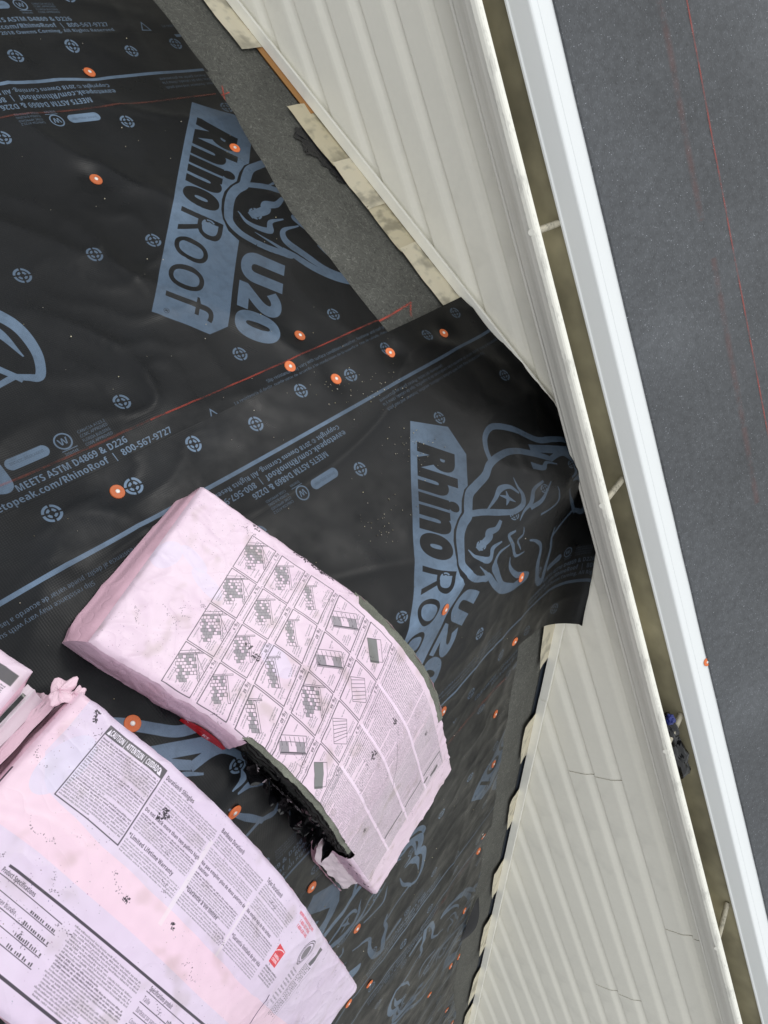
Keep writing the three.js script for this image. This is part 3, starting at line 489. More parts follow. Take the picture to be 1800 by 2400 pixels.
function sheet(label, lo, xoff, lift, xL, xR, opt = {}) {
  const t = thing('underlayment_sheet', label, 'roofing underlayment'), hi = lo + WID - (opt.slip ? opt.slip(9) : 0);
  const low = lo + WID / 2 < 0 ? lo : hi, dir = lo + WID / 2 < 0 ? 1 : -1;   // downhill edge
  const at = (x, s) => {
    let h = 0.001 + lift + wrinkle(x, s) + 0.002 * (1 - sstep(0, 0.12, Math.abs(s - low)));
    if (opt.curl) { // turned up against the wall: tight on the near slope, a wide curl on the far one
      const k = sstep(0.0, 0.25, s), R = lerp(0.034, 0.2, k), XC = lerp(-0.064, -0.17, k), A = lerp(1.35 * Math.max(0.05, opt.curl(s)), 0.8, k);
      if (x > XC) { const d = x - XC, a = Math.min(d / R, A), rest = Math.max(0, d - A * R); return roofPt(Math.min(XC + R * Math.sin(a) + rest * Math.cos(A), -0.02), s, h + R * (1 - Math.cos(a)) + rest * Math.sin(A)); }
    }
    return roofPt(x, s, h);
  };
  const nu = 190, nv = opt.nv ?? 130;
  const slip = opt.slip ?? (() => 0), xs = (u, s) => lerp(xL, xR(s), u), sv = (u, v) => { let s = lerp(lo, hi, v); if (opt.skew) s = opt.skew(xs(u, s), s, v); return s; };
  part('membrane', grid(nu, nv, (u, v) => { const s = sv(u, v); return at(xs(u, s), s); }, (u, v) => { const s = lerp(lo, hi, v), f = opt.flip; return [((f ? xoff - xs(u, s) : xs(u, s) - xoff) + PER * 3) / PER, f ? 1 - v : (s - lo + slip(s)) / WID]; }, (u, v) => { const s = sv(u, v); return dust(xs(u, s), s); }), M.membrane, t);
  t.userData.at = undefined; delete t.userData.at;
  for (const [x, s] of opt.nails ?? []) capNail(t, at(x, s).addScaledVector(roofNormal(s), 0.0008), roofNormal(s));
  for (const [pts, wd, mat] of opt.chalk ?? []) part('chalk_line', ribbon(pts, wd, (x, s) => at(x, s).addScaledVector(roofNormal(s), 0.0012)), mat ?? M.chalk, t);
  return t;
}
function ribbon(pts, wd, at) {
  const acc = [0]; for (let i = 1; i < pts.length; i++) acc.push(acc[i - 1] + Math.hypot(pts[i][0] - pts[i - 1][0], pts[i][1] - pts[i - 1][1]));
  const L = acc[acc.length - 1], X = pts.map((p, i) => [acc[i], p[0]]), S = pts.map((p, i) => [acc[i], p[1]]);
  return grid(Math.max(20, Math.ceil(L * 120)), 2, (u, v) => {
    const d = u * L, x = curveAt(X, d), s = curveAt(S, d), x2 = curveAt(X, Math.min(L, d + 0.01)), s2 = curveAt(S, Math.min(L, d + 0.01)), x1 = curveAt(X, Math.max(0, d - 0.01)), s1 = curveAt(S, Math.max(0, d - 0.01));
    const q = Math.hypot(x2 - x1, s2 - s1) || 1, k = (v - 0.5) * wd; return at(x - (s2 - s1) / q * k, s + (x2 - x1) / q * k);
  }, (u, v) => [u * L / 0.7 + pts[0][0], v]);
}
const cutMid = (s) => curveAt([[-1.65, -0.281], [-1.549, -0.314], [-1.448, -0.289], [-1.276, -0.308], [-1.151, -0.332], [-0.947, -0.376], [-0.739, -0.363], [-0.4, -0.362]], s);
const cutFar = (s) => curveAt([[0.4, -0.3], [0.678, -0.289], [1.125, -0.27], [1.3, -0.245], [1.423, -0.244], [1.46, -0.285], [1.719, -0.249], [1.85, -0.29], [1.979, -0.303], [2.52, -0.33], [3.0, -0.22], [3.6, -0.2]], s) + 0.006 * noise(s * 20, 3);
sheet('black printed underlayment at the top left edge, lowest strip of the near slope', -1.512 + 0.125 - WID, 0.55, 0, -2.6, () => -0.281, { nails: [] });
sheet('wide black underlayment strip with the whole slanted lettering panel above the ridge strip', -1.512, 0, 0.002, -2.6, cutMid, {
  nails: midNails,
  chalk: [[[[-1.6, -0.618], [-1.3, -0.612], [-1.05, -0.609]], 0.007, M.chalkFaint], [[[-1.05, -0.609], [-0.8, -0.607], [-0.55, -0.606], [-0.366, -0.604]], 0.0055, M.chalkMid], [[[-1.3, -1.31], [-0.9, -1.312], [-0.62, -1.313], [-0.4, -1.313], [-0.32, -1.313]], 0.006, M.chalkFaint]],
});
sheet('black underlayment strip folded over the ridge and curling up against the siding', -0.565, -0.088, 0.0045, -2.7,
  (s) => curveAt([[-0.57, -0.04], [-0.48, -0.036], [-0.3, -0.03], [-0.12, -0.028], [0.05, -0.028], [0.13, -0.018], [0.22, -0.004], [0.4, 0.004], [0.6, 0.016]], s), {
    nv: 170, slip: (s) => 0.055 * sstep(-0.06, 0.07, s), curl: (s) => sstep(-0.62, 0.0, s) * 0.7 + 0.3 * sstep(0, 0.25, s), skew: (x, s, v) => s + 0.09 * sstep(-0.3, 0.03, x) * sstep(0.28, 0.5, s),
    nails: ridgeNails,
  });
const inS = (a, b) => farNails.filter(([, s]) => s >= a && s < b);
sheet('black underlayment strip next below the ridge strip on the far slope, with red chalk dashes', 0.33, 0.436, 0.002, -2.6, cutFar, { nails: inS(0.5, 1.4), chalk: [[[[-0.75, 0.56], [-0.46, 0.546], [-0.36, 0.55]], 0.012, M.chalkFaint]] });
sheet('black printed underlayment strip on the far slope, third from the ridge', 1.331, -0.775, 0.0, -2.6, cutFar, { flip: true, nails: inS(1.4, 2.4), chalk: [[[[-0.6, 1.5], [-0.436, 1.47], [-0.34, 1.465]], 0.014, M.chalkFaint]] });
sheet('black underlayment strip at the foot of the far slope, near the bottom edge', 2.3, 0.2, -0.001, -2.6, cutFar, { nails: inS(2.4, 3.4) });
sheet('last black underlayment strip down the far slope beyond the others', 3.28, -0.25, -0.002, -2.6, cutFar, { nv: 60 });
// chalk on the old felt: arrow tip and a small cross
const onFelt = (x, s) => roofPt(x, s, 0.0012);
part('chalk_mark', ribbon([[-0.362, -0.604], [-0.3, -0.606], [-0.205, -0.614]], 0.009, onFelt), M.chalk, lowerRoof);
part('chalk_mark', ribbon([[-0.205, -0.616], [-0.228, -0.596], [-0.243, -0.578]], 0.009, onFelt), M.chalk, lowerRoof);
part('chalk_mark', ribbon([[-0.31, -1.313], [-0.262, -1.322]], 0.007, onFelt), M.chalk, lowerRoof);
part('chalk_mark', ribbon([[-0.268, -1.345], [-0.3, -1.292]], 0.007, onFelt), M.chalk, lowerRoof);
// a curled tatter of underlayment standing up on the far slope
part('curled_tatter', grid(12, 4, (u, v) => { const s = lerp(1.93, 2.13, u), x = -0.245 - 0.1 * u + 0.02 * v; return roofPt(x, s, 0.004 + 0.05 * v * Math.sin(u * Math.PI) * (1 - 0.3 * v)); }), M.tar, lowerRoof);

// ---------------------------------------------------------------- side wall: siding, channel, step flashing
const wall = thing('side_wall', 'off-white horizontal vinyl siding wall rising above the black roof to the gutter', 'wall');
part('sheathing', sweep([[0.004, -2.6], [0.004, 0.02], [0.1, 0.02], [0.1, -2.6]], -4.5, 5.5, true), M.plywood, wall);
const LAP = 0.1016, Y0 = -0.1909;
const FACE = [[0.0, -0.0005], [-0.0125, 0.0], [-0.0135, 0.0015], [-0.0135, 0.004], [-0.0128, 0.058], [-0.0118, 0.065], [-0.0092, 0.0725], [-0.0058, 0.082], [-0.0034, 0.092], [-0.0026, LAP + 0.004], [0.0, LAP + 0.004]];
function sidingPanel(k, z0, z1, off) {                          // two courses k, k + 1
  const gs = [0, 1].map((i) => {
    const y = Y0 + (k + i) * LAP, pr = FACE.map((p) => [p[0] + off, y + p[1]]);
    return sweep(pr, typeof z0 === 'number' ? z0 : (x, yy) => z0(yy), typeof z1 === 'number' ? z1 : (x, yy) => z1(yy), true, true);
  });
  return part('siding_panel', mergeGeometries(gs), M.vinyl, wall);
}
const rake = (y) => Math.max(0.02, -y / PITCH + 0.008);
const joints = { '-2': [1.163, 4.2], '0': [1.832], '-4': [2.336], '-6': [3.1], '-8': [2.9] };
for (let k = -22; k <= 0; k += 2) {
  const cuts = joints[k] ?? []; let from = rake, off = 0;
  const start = -(Y0 + (k + 2) * LAP) / PITCH;
  for (const c of [...cuts.filter((c) => c > start + 0.4), 5.2]) { sidingPanel(k, from, c - 0.0012, off); from = c + 0.0014; off = off ? 0 : -0.0016; }
  if (-start > -4.4) sidingPanel(k, (y) => -rake(y), -4.4, 0);
}
// channel trim along both rakes
function channel(s0, s1, off, g) {
  const prof = [[-0.03, 0.002], [-0.033, 0.004], [-0.033, 0.031], [-0.031, 0.033], [-0.0265, 0.033], [-0.0265, 0.0305], [-0.0305, 0.0305], [-0.0305, 0.0045], [0.0, 0.0045], [0.0, 0.002]];
  const geo = sweep(prof.map(([a, b]) => [a + off, b]), 0, s1 - s0, true, true), p = geo.attributes.position;
  for (let i = 0; i < p.count; i++) { const x = p.getX(i), d = p.getY(i), s = g * (s0 + p.getZ(i)), q = roofPt(x, s, d + 0.004); p.setXYZ(i, q.x, q.y, q.z); }
  geo.computeVertexNormals(); return part('j_channel', geo, M.trim, wall);
}
channel(0.035, 3.9, 0, -1); channel(0.035, 0.955, 0.0, 1); channel(0.93, 2.6, -0.003, 1); channel(2.57, 5.0, 0.0, 1);
// step flashing: bent metal pieces on the slope, each with an upstand behind the channel
function stepFlash(x0, s0, x1, s1, lift, tone) {
  const a = grid(8, 8, (u, v) => { const s = lerp(s0, s1, v), xo = lerp(x0, x1, v); return roofPt(lerp(xo, -0.004, u), s + 0.004 * (1 - u), 0.001 + lift + 0.006 * Math.abs(v - 0.5) * (1 - u) + 0.003 * noise(u * 3 + s0 * 9, v * 3)); }, (u, v) => [u * 0.1 + s0, v * 0.25 + x0 * 7]);
  const b = grid(1, 8, (u, v) => { const s = lerp(s0, s1, v); return roofPt(-0.003, s, 0.001 + lift + 0.07 * u); }, (u, v) => [u * 0.07 + s0, v * 0.25]);
  return part('step_flashing', mergeGeometries([a, b]), tone, wall);
}
const flashDark = M.flashing.clone(); flashDark.color.setRGB(0.86, 0.84, 0.78);
const nearFlash = [[-1.9, -1.68], [-1.69, -1.455], [-1.257, -1.05], [-1.06, -0.9], [-0.91, -0.755], [-0.765, -0.55]];
nearFlash.forEach(([a, b], i) => stepFlash(-0.11, a, -0.112, b, 0.002 + 0.0015 * (i % 2), i % 2 ? M.flashing : flashDark));
for (const [a, b, x0, x1] of [[0.44, 0.735, -0.14, -0.095], [1.003, 1.225, -0.112, -0.088], [1.432, 1.64, -0.102, -0.08], [1.905, 2.14, -0.118, -0.086], [2.35, 2.64, -0.106, -0.09], [2.845, 3.13, -0.095, -0.1], [3.232, 3.5, -0.11, -0.09], [3.7, 3.95, -0.115, -0.1]])
  stepFlash(x0, a, x1, b, 0.006, M.flashing);

// ---------------------------------------------------------------- gutter
const gutter = thing('gutter', 'white aluminium gutter with a dirty olive inside along the upper eave', 'gutter');
const tilt = (g) => { const p = g.attributes.position; for (let i = 0; i < p.count; i++) p.setY(i, p.getY(i) - 0.006 * p.getZ(i) - 0.001); g.computeVertexNormals(); return g; };
part('gutter_front', tilt(sweep([[-0.05, -0.0115], [-0.088, -0.0115], [-0.0905, -0.009], [-0.092, -0.002], [-0.0975, 0.003], [-0.1, 0.006], [-0.103, 0.013], [-0.109, 0.024], [-0.117, 0.036], [-0.1235, 0.048], [-0.1265, 0.058], [-0.127, 0.0615]], -4.5, 5.5)), M.gutterFace, gutter);
part('gutter_lip', tilt(sweep([[-0.1265, 0.0615], [-0.1312, 0.0625], [-0.1322, 0.0655], [-0.131, 0.0745], [-0.1285, 0.0785], [-0.124, 0.0812], [-0.114, 0.0822], [-0.1105, 0.0805], [-0.1105, 0.074], [-0.1245, 0.072]], -4.5, 5.5)), M.gutter, gutter);
part('gutter_inside', tilt(sweep([[-0.011, 0.13], [-0.011, -0.008], [-0.086, -0.008], [-0.0885, -0.004], [-0.1, 0.012], [-0.118, 0.045], [-0.1245, 0.07]], -4.5, 5.5)), M.inside, gutter);
function spike(zh, ze) {
  const a = V(-0.118, 0.062 - 0.006 * zh, zh), b = V(-0.011, 0.079 - 0.006 * ze, ze), d = b.clone().sub(a), L = d.length();
  const g = new THREE.CylinderGeometry(0.0085, 0.0085, L, 14, 10), p = g.attributes.position; for (let i = 0; i < p.count; i++) p.setX(i, p.getX(i) * (1 + 0.06 * noise(p.getY(i) * 60, 3)));
  const m = part('gutter_spike', g, M.spike, gutter); m.position.copy(a).addScaledVector(d, 0.5); m.quaternion.setFromUnitVectors(V(0, 1, 0), d.clone().normalize());
  const h = part('spike_head', new THREE.CylinderGeometry(0.0078, 0.0086, 0.003, 20), M.gutter, m);
  const wp = V(-0.1318, 0.068 - 0.006 * zh, zh - 0.002); m.updateMatrixWorld(true); h.position.copy(m.worldToLocal(wp)); h.quaternion.copy(m.quaternion.clone().invert()).multiply(new THREE.Quaternion().setFromUnitVectors(V(0, 1, 0), V(-0.96, 0.27, 0).normalize()));
}
for (const [a, b] of [[-1.42, -1.44], [-0.62, -0.618], [0.084, 0.06], [0.88, 0.835], [1.675, 1.595], [2.5, 2.45]]) spike(a, b);

// ---------------------------------------------------------------- upper roof: fascia, drip edge, dark sheet
const upper = thing('upper_roof', 'upper roof slope of speckled dark grey sheet with a red chalk line and white drip edge', 'roof');
const UP = 0.417, upY = (x) => 0.1525 + UP * x;
part('fascia_board', sweep([[-0.0095, 0.02], [-0.0095, 0.128], [0.02, 0.128], [0.02, 0.02]], -4.5, 5.5, true, true), M.white, upper);
part('drip_edge', sweep([[-0.017, 0.0915], [-0.0215, 0.0885], [-0.0235, 0.0895], [-0.0235, 0.0935], [-0.0205, 0.097], [-0.0195, 0.1405], [-0.0185, 0.1432], [-0.0155, 0.1457], [-0.0005, 0.1515], [0.0005, 0.1512], [0.0015, 0.1526], [0.09, 0.1526 + 0.0885 * UP]], -4.5, 5.5), M.white, upper);
part('roof_deck', sweep([[0.004, upY(0.004) - 0.004], [3.6, upY(3.6) - 0.004], [3.6, upY(3.6) - 0.02], [0.02, 0.135], [0.004, 0.135]], -4.5, 5.5, true, true), M.plywood, upper);
part('roofing_sheet', grid(160, 220, (u, v) => { const x = lerp(0.0365 + 0.0012 * noise(v * 60, 9), 3.6, Math.pow(u, 1.6)), z = lerp(-4.5, 5.5, v); return V(x, upY(x) + 0.003 + (u > 0 ? 0.0012 + 0.0022 * fbm(x * 3, z * 2, 3, 3) * Math.min(1, u * 20) : -0.002), z); }, (u, v) => [lerp(0.0365, 3.6, Math.pow(u, 1.6)) / 1.15, lerp(-4.5, 5.5, v) / 1.15]), M.sheet, upper);
const onUpper = (x, z) => V(x, upY(x) + 0.0062 + 0.0022 * fbm(x * 3, z * 2, 3, 3), z);
part('chalk_line', ribbon([[0.403, -3], [0.403, -1.6], [0.398, -0.9], [0.4, -0.3], [0.399, 0.2], [0.401, 3]], 0.0075, onUpper), M.chalkMid, upper);
part('chalk_line', ribbon([[0.31, -1.6], [0.32, -0.9], [0.315, -0.5]], 0.03, onUpper), M.chalkGhost, upper);
part('chalk_line', ribbon([[0.33, -0.4], [0.315, 0.3]], 0.03, onUpper), M.chalkGhost, upper);
capNail(upper, V(0.0345, upY(0.0345) + 0.0004, 0.668), V(-UP, 1, 0).normalize(), 0.9);

// ---------------------------------------------------------------- shingle bundles
function bundleMap(x0, s0, th, al, t1, rho, phi) {              // a stiff slab draped over the ridge
  const e1 = [Math.cos(th), Math.sin(th)], e2 = [-Math.sin(th), Math.cos(th)], ea = [Math.cos(al), Math.sin(al)], n = [-Math.sin(al), Math.cos(al)];
  const T3 = V(0, PITCH, 1).divideScalar(QQ), N3 = V(0, 1, -PITCH).divideScalar(QQ), A3 = V(1, 0, 0);
  const E = A3.clone().multiplyScalar(ea[0]).addScaledVector(T3, ea[1]), Nn = A3.clone().multiplyScalar(n[0]).addScaledVector(T3, n[1]);
  return (l, w, h) => {
    const px = x0 + l * e1[0] + w * e2[0], ps = s0 + l * e1[1] + w * e2[1], u = px * ea[0] + ps * ea[1], t = px * n[0] + ps * n[1], arc = rho * phi;
    const a = clamp(t - t1, 0, arc) / rho, rest = Math.max(t - t1 - arc, 0);
    const X = Math.min(t, t1) + rho * Math.sin(a) + rest * Math.cos(phi) + h * Math.sin(a), Y = -rho * (1 - Math.cos(a)) - rest * Math.sin(phi) + h * Math.cos(a);
    return E.clone().multiplyScalar(u).addScaledVector(Nn, X).addScaledVector(N3, Y);
  };
}
const crease = (x, y, k) => Math.pow(1 - Math.abs(noise(x, y, k)), 9);
function bundle(label, map, H, topMat, opt = {}) {
  const t = thing('shingle_bundle', label, 'shingle bundle'), R = 0.011, base = 0.012;
  const wa = opt.wa ?? (() => 0), wb = opt.wb ?? (() => BW);
  const ragA = (l) => 0.0022 * noise(l * 26, 1) + 0.0012 * noise(l * 90, 2), ragB = (l) => 0.0022 * noise(l * 24, 5) + 0.0012 * noise(l * 80, 6);
  const rw = (d) => (d < R ? R * (1 - Math.sqrt(Math.max(0, 1 - (1 - d / R) ** 2))) : 0);
  const topH = (l, w) => {
    const d = Math.min(l, 1 - l, wa(l) > 0.004 ? 1 : w, wb(l) < BW - 0.004 ? 1 : BW - w), e = Math.min(l, w, BW - w, 1 - l);
    const near = Math.exp(-e / 0.035);
    return H + base - rw(Math.max(0, d)) * 0.9 + 0.0011 * fbm(l * 14, w * 14, opt.k ?? 1, 3) + (0.0012 + 0.0028 * near) * (crease(l * 7 + w * 16, w * 5 - l * 9, (opt.k ?? 1) + 2) - 0.2) + 0.0022 * near * noise(l * 40, w * 40, 7);
  };
  part('printed_wrapper', grid(230, 84, (u, v) => { const l = u, w = lerp(wa(l) + ragA(l), wb(l) + ragB(l), v); return map(l, w, topH(l, clamp(w, 0, BW))); }, (u, v) => [u, lerp(wa(u) + ragA(u), wb(u) + ragB(u), v) / BW]), topMat, t);
  // pleated film sides and folded ends
  const bulge = (l, y, k) => y > 0.99 ? 0 : sstep(0, 0.04, l) * (1 - sstep(0.96, 1, l)) * bulge0(l, y, k);
  const bulge0 = (l, y, k) => 0.0035 * Math.sin(y * Math.PI) + 0.003 * (crease(l * 9, y * 2.6 + l * 2, k) - 0.3) * Math.sin(Math.min(1, y * 1.3) * Math.PI) + 0.0014 * noise(l * 60, y * 8, k);
  const side = (w, sgn, l0, l1, k, mat, y0 = 0) => part('wrapper_side', grid(Math.ceil(230 * (l1 - l0)), 18, (u, v) => { const l = lerp(l0, l1, u), y = lerp(y0, 1, v), rag = sgn > 0 ? ragB(l) : ragA(l); const fl = (opt.flare ?? 0) * (w > 0.1 ? 0.8 : 0.25) * (0.45 * (1 - y) + 0.55 * Math.sin(Math.min(1, (1 - y) * 1.4) * 1.57)), l2 = l - fl * (1 - sstep(0, 0.05, l)) * (l0 === 0 ? 1 : 0);
    return y > 0.99 ? map(l, w + rag - sgn * 0.0022, topH(l, clamp(w, 0, BW)) - 0.0008) : map(l2, w + rag + sgn * bulge(l, y, k), y * (H + base - R * 0.8)); }, (u, v) => [u * 3, v * 0.3]), mat, t);
  const cwin = (w) => sstep(0, 0.03, w) * (1 - sstep(BW - 0.03, BW, w));
  const end = (l, sgn, k) => part('wrapper_end', grid(70, 16, (u, v) => { const w = lerp(0, BW, u), y = v; const c = sgn * (opt.flare ?? 0) * lerp(0.25, 0.8, w / BW) * (0.45 * (1 - y) + 0.55 * Math.sin(Math.min(1, (1 - y) * 1.4) * 1.57)) + cwin(w) * (0.006 * sgn * (0.4 + Math.sin(y * Math.PI) * 0.8) + sgn * 0.004 * (crease(w * 12, y * 2, k) - 0.3) * Math.sin(y * Math.PI) + sgn * 0.005 * Math.exp(-((y - 0.42) ** 2) / 0.004)), cw = 1; return map(l + (v < 1 ? c * cw : 0), w + (u === 0 ? ragA(l) : u === 1 ? ragB(l) : 0), v < 1 ? y * (H + base - R * 0.92) : topH(l, w) - 0.0002); }, (u, v) => [u * 2, v * 0.3]), M.film, t);
  t.userData.sides = undefined; delete t.userData.sides;
  return { t, side, end, topH, H: H + base, map };
}

// 1: the near bundle with the installation drawings, wrapper torn open at the bend
{
  const map = bundleMap(-1.09, -0.44, 1.2, -0.053, -0.19, 0.312, 0.955);
  const cutA = (l) => 0.017 * sstep(0.335, 0.345, l) * (1 - sstep(0.668, 0.68, l)), cutB = (l) => BW - 0.013 * sstep(0.262, 0.272, l) * (1 - sstep(0.66, 0.675, l));
  const b = bundle('pink shingle bundle printed with rows of small drawings, torn open along its left side', map, 0.0735, M.topA, { wa: cutA, wb: cutB, k: 1, flare: 0.042 });
  b.side(0, -1, 0, 1, 3, M.film);
  b.side(BW, 1, 0, 0.27, 5, M.filmPale);
  b.end(0, -1, 2); b.end(1, 1, 6);
  // the shingles themselves, seen as a stack of rough black edges where the wrapper is torn
  const n = 12;
  for (let i = 0; i < n; i++) {
    const h0 = 0.004 + i * (b.H - 0.009) / n, th = (b.H - 0.009) / n * 0.86, topOne = i === n - 1, k = i * 1.7, jut = rr(-0.006, 0.002) + (topOne ? 0.003 : 0);
    const edge = (l) => BW - 0.004 - 0.012 * (1 - sstep(0.262, 0.28, l)) + jut + 0.005 * noise(l * 30, k) + 0.0035 * noise(l * 120, k) - 0.012 * (i < 7 ? sstep(0.3, 0.6, l) * (7 - i) / 7 : 0);
    const geo = grid(120, 5, (u, v) => {
      const l = lerp(0.24, 0.93, u), a = edge(l);
      const prof = [[0.012, 0], [0.004, th], [0.004, th], [a, th], [a + 0.0008, 0], [0.012, 0]][Math.round(v * 5)];
      return map(l, Math.max(prof[0], 0.001) - (topOne && v > 0.1 && v < 0.5 ? 0.004 : 0), h0 + prof[1]);
    }, (u, v) => [u * 3, v]);
    part('shingle', geo, M.asphalt, b.t);
  }
  for (const [w0, w1, la, lb, k] of [[BW - 0.022, BW - 0.0035, 0.262, 0.64, 2], [0.0, 0.022, 0.332, 0.68, 7]]) part('granule_strip', grid(160, 3, (u, v) => {
    const l = lerp(la, lb, u), w = lerp(w0, w1, v) + (k === 2 ? (v > 0.9 ? 1 : 0) : v < 0.1 ? -1 : 0) * (0.0016 * noise(l * 160, k) + 0.0018 * noise(l * 40, k)); return map(l, w, b.H - 0.0014 - (v > 0.9 && k === 2 ? 0.001 : 0));
  }, (u, v) => [u * 0.4, v * 0.03]), M.granule, b.t);
  // rough dark fringe hanging from the top shingle
  part('fringe', grid(220, 5, (u, v) => { const l = lerp(0.272, 0.66, u), y = v; return map(l, BW - 0.006 + 0.004 * y + 0.004 * noise(l * 200, y * 3, 2) * y, b.H - 0.006 - y * (0.02 + 0.014 * noise(l * 130, 4) + 0.009 * noise(l * 37, 2))); }, (u, v) => [u * 4, v * 0.1]), M.asphalt, b.t);
  // wrapper remains past the tear: upper corner strip and a flap that stands out sideways
  b.side(BW, 1, 0.672, 1, 9, M.filmPale, 0.42);
  part('wrapper_flap', grid(40, 12, (u, v) => {
    const l = lerp(0.56, 0.985, u), open = sstep(0.0, 0.35, u) * (1 - 0.2 * u), w = BW + 0.002 + v * 0.034 * open + 0.004 * noise(l * 30, v * 3), h = 0.036 - 0.02 * v * open + 0.004 * crease(l * 14, v * 2, 3) + 0.003 * noise(l * 50, v * 5);
    return map(l, w, h);
  }, (u, v) => [u * 2, v * 0.3]), M.whiteFilm, b.t);
  part('wrapper_flap', grid(40, 10, (u, v) => { const l = lerp(0.6, 0.985, u), w = BW + 0.036 * sstep(0, 0.35, u) - 0.002 * v + 0.003 * noise(l * 40, v * 4), h = 0.017 * (1 - v) + 0.001; return map(l, w, h); }, (u, v) => [u * 2, v * 0.3]), M.film, b.t);
  // torn black film with white lettering, and shreds
  part('torn_film', grid(24, 8, (u, v) => { const l = lerp(0.33, 0.45, u), y = v; return map(l, BW + 0.004 + 0.008 * (1 - y) + 0.004 * noise(l * 40, y * 4, 2), 0.062 - 0.03 * y + 0.004 * noise(l * 30, y * 3, 5)); }, (u, v) => [u, v]), M.scrapText, b.t);
  part('torn_film', grid(70, 12, (u, v) => {
    const l = lerp(0.3, 0.64, u), o = Math.pow(Math.sin(u * 3.1), 0.7) * (0.75 + 0.5 * noise(u * 9, 2)), y = v;
    return map(l + 0.01 * noise(u * 8, y * 3, 9), BW - 0.004 + 0.036 * o * Math.pow(y, 0.8) + 0.005 * noise(u * 26, y * 4, 3) * y, 0.046 * (1 - y) + 0.004 + 0.012 * crease(u * 9, y * 2.4, 5) * y + 0.004 * noise(u * 30, y * 5));
  }, (u, v) => [u, v]), M.blackFilm, b.t);
  for (let i = 0; i < 12; i++) {
    const l0 = 0.285 + i * 0.028 + rr(-0.008, 0.008), ll = rr(0.03, 0.06), h0 = rr(0.014, 0.045), pale = i % 3 === 1;
    part('torn_film', grid(12, 4, (u, v) => map(l0 + ll * u, BW + 0.002 + (pale ? 0.014 : 0.034) * v * Math.sin(u * 3.1) + 0.004 * noise(u * 4 + i, v * 3), h0 + (pale ? 0.006 : 0.02) * v - 0.006 * u + 0.006 * noise(u * 5, v * 4, i)), (u, v) => [u, v]), pale ? M.whiteFilm : M.blackFilm, b.t);
  }
  part('red_label', grid(16, 6, (u, v) => { const l = lerp(0.185, 0.268, u), y = v; return map(l, BW + 0.0055 + ragFix(l) + 0.002 * y, 0.004 + lerp(0.0, 0.036, 1 - y) * (0.6 + 0.4 * Math.sin(u * 3.1)) + 0.003 * noise(u * 4, v * 3)); }, (u, v) => [u, v]), M.redLabel, b.t);
  function ragFix(l) { return 0.0022 * noise(l * 24, 5); }
}
// 2: the bundle at the lower left with the warning block
{
  const map = bundleMap(-1.455, -0.266, 1.32, 0.049, -0.045, 0.42, 0.95);
  const b = bundle('pink shingle bundle with a boxed warning notice and red mark, at the lower left', map, 0.075, M.topB, { k: 11 });
  b.side(0, -1, 0, 1, 13, M.film); b.side(BW, 1, 0, 1, 15, M.film); b.end(0, -1, 12); b.end(1, 1, 16);
  // gathered film at the near corner: a pleated skirt and a twisted tuft
  const zig = (x) => Math.abs(((x % 1) + 1) % 1 * 2 - 1) * 2 - 1;
  const tuft = (l0, w0, h0, R1, n, k, up) => part('gathered_film', grid(n * 8, 10, (u, v) => {
    const a = u * 6.2832 + v * 0.5, z = zig(u * n), q = R1 * 1.15 * (Math.sin(0.4 + v * 2.72) - 0.01 * v) * (1 + 0.16 * z) * (1 + 0.6 * noise(Math.cos(a) * 1.4, Math.sin(a) * 1.4, k + v));
    return map(l0 + Math.cos(a) * q - 0.01 * v, w0 + Math.sin(a) * q * 1.5 + 0.006 * v, h0 + up * Math.pow(v, 0.8) * (0.85 + 0.45 * noise(Math.cos(a) * 1.5, Math.sin(a) * 1.5, k)));
  }, (u, v) => [u * 2, v * 0.3]), M.filmLight, b.t);
  tuft(-0.012, 0.012, 0.07, 0.0125, 4, 2, 0.017); tuft(0.006, 0.002, 0.072, 0.007, 5, 4, 0.012);
  part('end_fold', grid(40, 10, (u, v) => { const w = lerp(0.02, BW, u); return map(-0.012 - 0.03 * v * (1 - 0.3 * u) - 0.004 * noise(w * 20, v * 2), w, 0.07 - 0.05 * v + 0.012 * crease(w * 9, v * 1.5, 4)); }, (u, v) => [u * 2, v * 0.3]), M.filmLight, b.t);
  part('end_fold', grid(40, 10, (u, v) => { const w = lerp(0.03, BW, u); return map(-0.03 - 0.028 * v - 0.004 * noise(w * 16, v * 2, 4), w, 0.042 + 0.018 * v + 0.008 * crease(w * 7, v, 7)); }, (u, v) => [u * 2, v * 0.3]), M.whiteFilm, b.t);
  part('printed_bar', grid(20, 2, (u, v) => map(-0.05 - 0.006 * v, lerp(0.045, 0.115, u), 0.0655 + 0.004 * noise(u * 5, 2)), null), M.blackFilm, b.t);
}
// 3: a corner of a third bundle at the left edge
{
  const th = 1.257, map = bundleMap(-1.488 - Math.cos(th), -0.325 - Math.sin(th), th, 0, 3, 0.4, 0.9);
  const b = bundle('corner of a pink shingle bundle with small print at the left edge', map, 0.072, M.topC, { k: 21 });
  b.side(0, -1, 0, 1, 23, M.filmPale); b.side(BW, 1, 0, 1, 25, M.film); b.end(0, -1, 22); b.end(1, 1, 26);
}

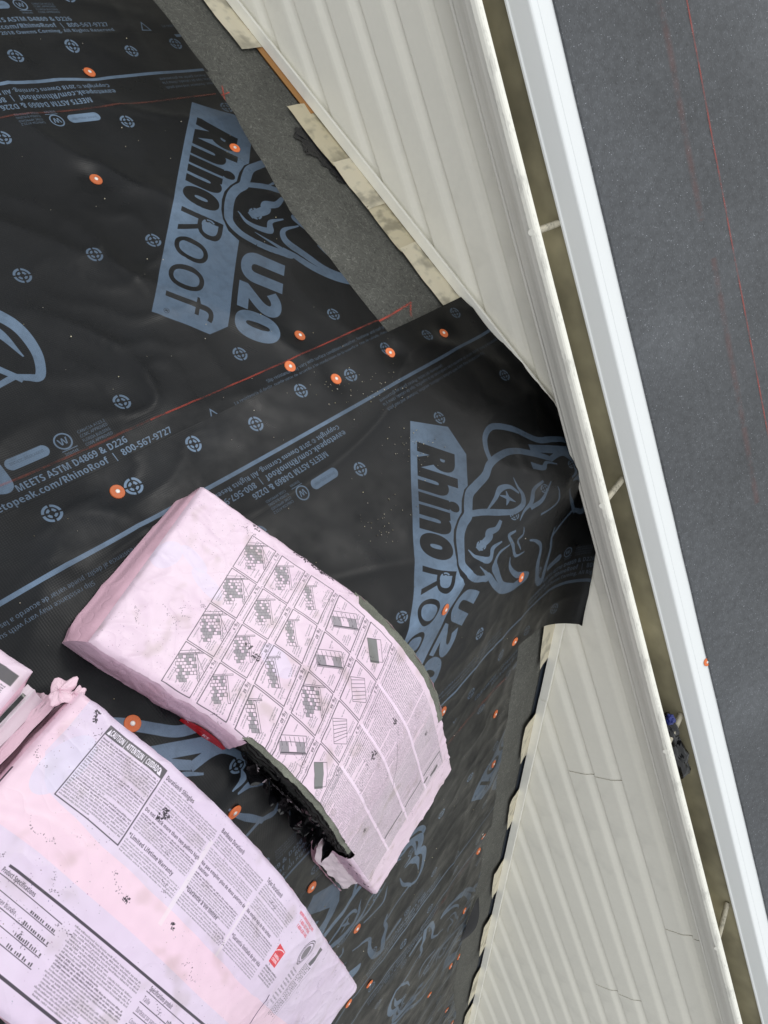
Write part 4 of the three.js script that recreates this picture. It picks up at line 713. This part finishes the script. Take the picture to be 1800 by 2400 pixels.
// ---------------------------------------------------------------- small things
{ // crumpled black plastic in the gutter
  const t = thing('plastic_scrap', 'crumpled shiny black plastic scrap lying in the gutter', 'plastic scrap', [-0.062, 0.03, 0.92]);
  const crumple = (r, k, c) => { const g = new THREE.IcosahedronGeometry(1, 4), p = g.attributes.position; for (let i = 0; i < p.count; i++) { const x = p.getX(i), y = p.getY(i), z = p.getZ(i), f = 0.9 + 0.3 * (1 - 2 * Math.abs(noise(x * 1.1 + k, y * 1.1 + z, z * 1.1))) + 0.4 * noise(x * 1.2 + k, y * 1.2, z * 1.2); p.setXYZ(i, c[0] + x * r[0] * f, c[1] + y * r[1] * f, c[2] + z * r[2] * f); } g.computeVertexNormals(); return g; };
  part('crumpled_film', crumple([0.032, 0.034, 0.07], 3, [0.008, 0.016, 0.052]), M.blackFilm, t);
  part('crumpled_film', crumple([0.028, 0.03, 0.06], 8, [0.0, 0.016, -0.06]), M.blackFilm, t);
  part('blue_corner', crumple([0.012, 0.012, 0.016], 5, [-0.018, 0.044, -0.118]), M.blue, t);
}
{ // a sliver of wood on the sheet by the bundles
  const g = new THREE.BoxGeometry(0.015, 0.002, 0.0045), p = g.attributes.position; for (let i = 0; i < p.count; i++) if (p.getX(i) > 0) p.setZ(i, p.getZ(i) * 0.5);
  const o = shade(new THREE.Mesh(g, new THREE.MeshStandardMaterial({ color: new THREE.Color().setRGB(0.62, 0.48, 0.2), roughness: 0.8 }))); o.name = numbered('wood_sliver');
  o.userData = { label: 'tiny yellow wood sliver on the black sheet left of the bundles', category: 'wood sliver' }; scene.add(o);
  o.position.copy(roofPt(-1.455, -0.355, 0.013)); o.rotation.set(-0.46, 0.9, 0);
}
{ // loose granules and crumbs
  const g = new THREE.IcosahedronGeometry(0.0008, 0), im = new THREE.InstancedMesh(g, new THREE.MeshStandardMaterial({ color: new THREE.Color().setRGB(0.5, 0.48, 0.42), roughness: 1 }), 380), m4 = new THREE.Matrix4(), q = new THREE.Quaternion();
  for (let i = 0; i < 380; i++) {
    let x, s; if (i < 150) { const c = [[-0.5, -0.44], [-0.62, -0.5], [-0.55, -0.3], [-0.75, -0.2]][i % 4]; x = c[0] + 0.09 * (rnd() + rnd() - 1); s = c[1] + 0.07 * (rnd() + rnd() - 1); } else { x = rr(-1.5, -0.35); s = rr(-1.5, 1.2); }
    const k = rr(0.5, 1.8); m4.compose(roofPt(x, s, 0.006 + wrinkle(x, s) + 0.001), q, V(k, k, k)); im.setMatrixAt(i, m4); const gv = rr(0.2, 1.2); im.setColorAt(i, new THREE.Color().setRGB(gv, gv * 0.95, gv * rr(0.7, 0.95)));
  }
  im.name = 'loose_granules'; shade(im); im.userData = { label: 'loose pale granules and crumbs scattered over the black roofing sheets', category: 'granules', kind: 'stuff' }; scene.add(im);
}

renderer.render(scene, camera);
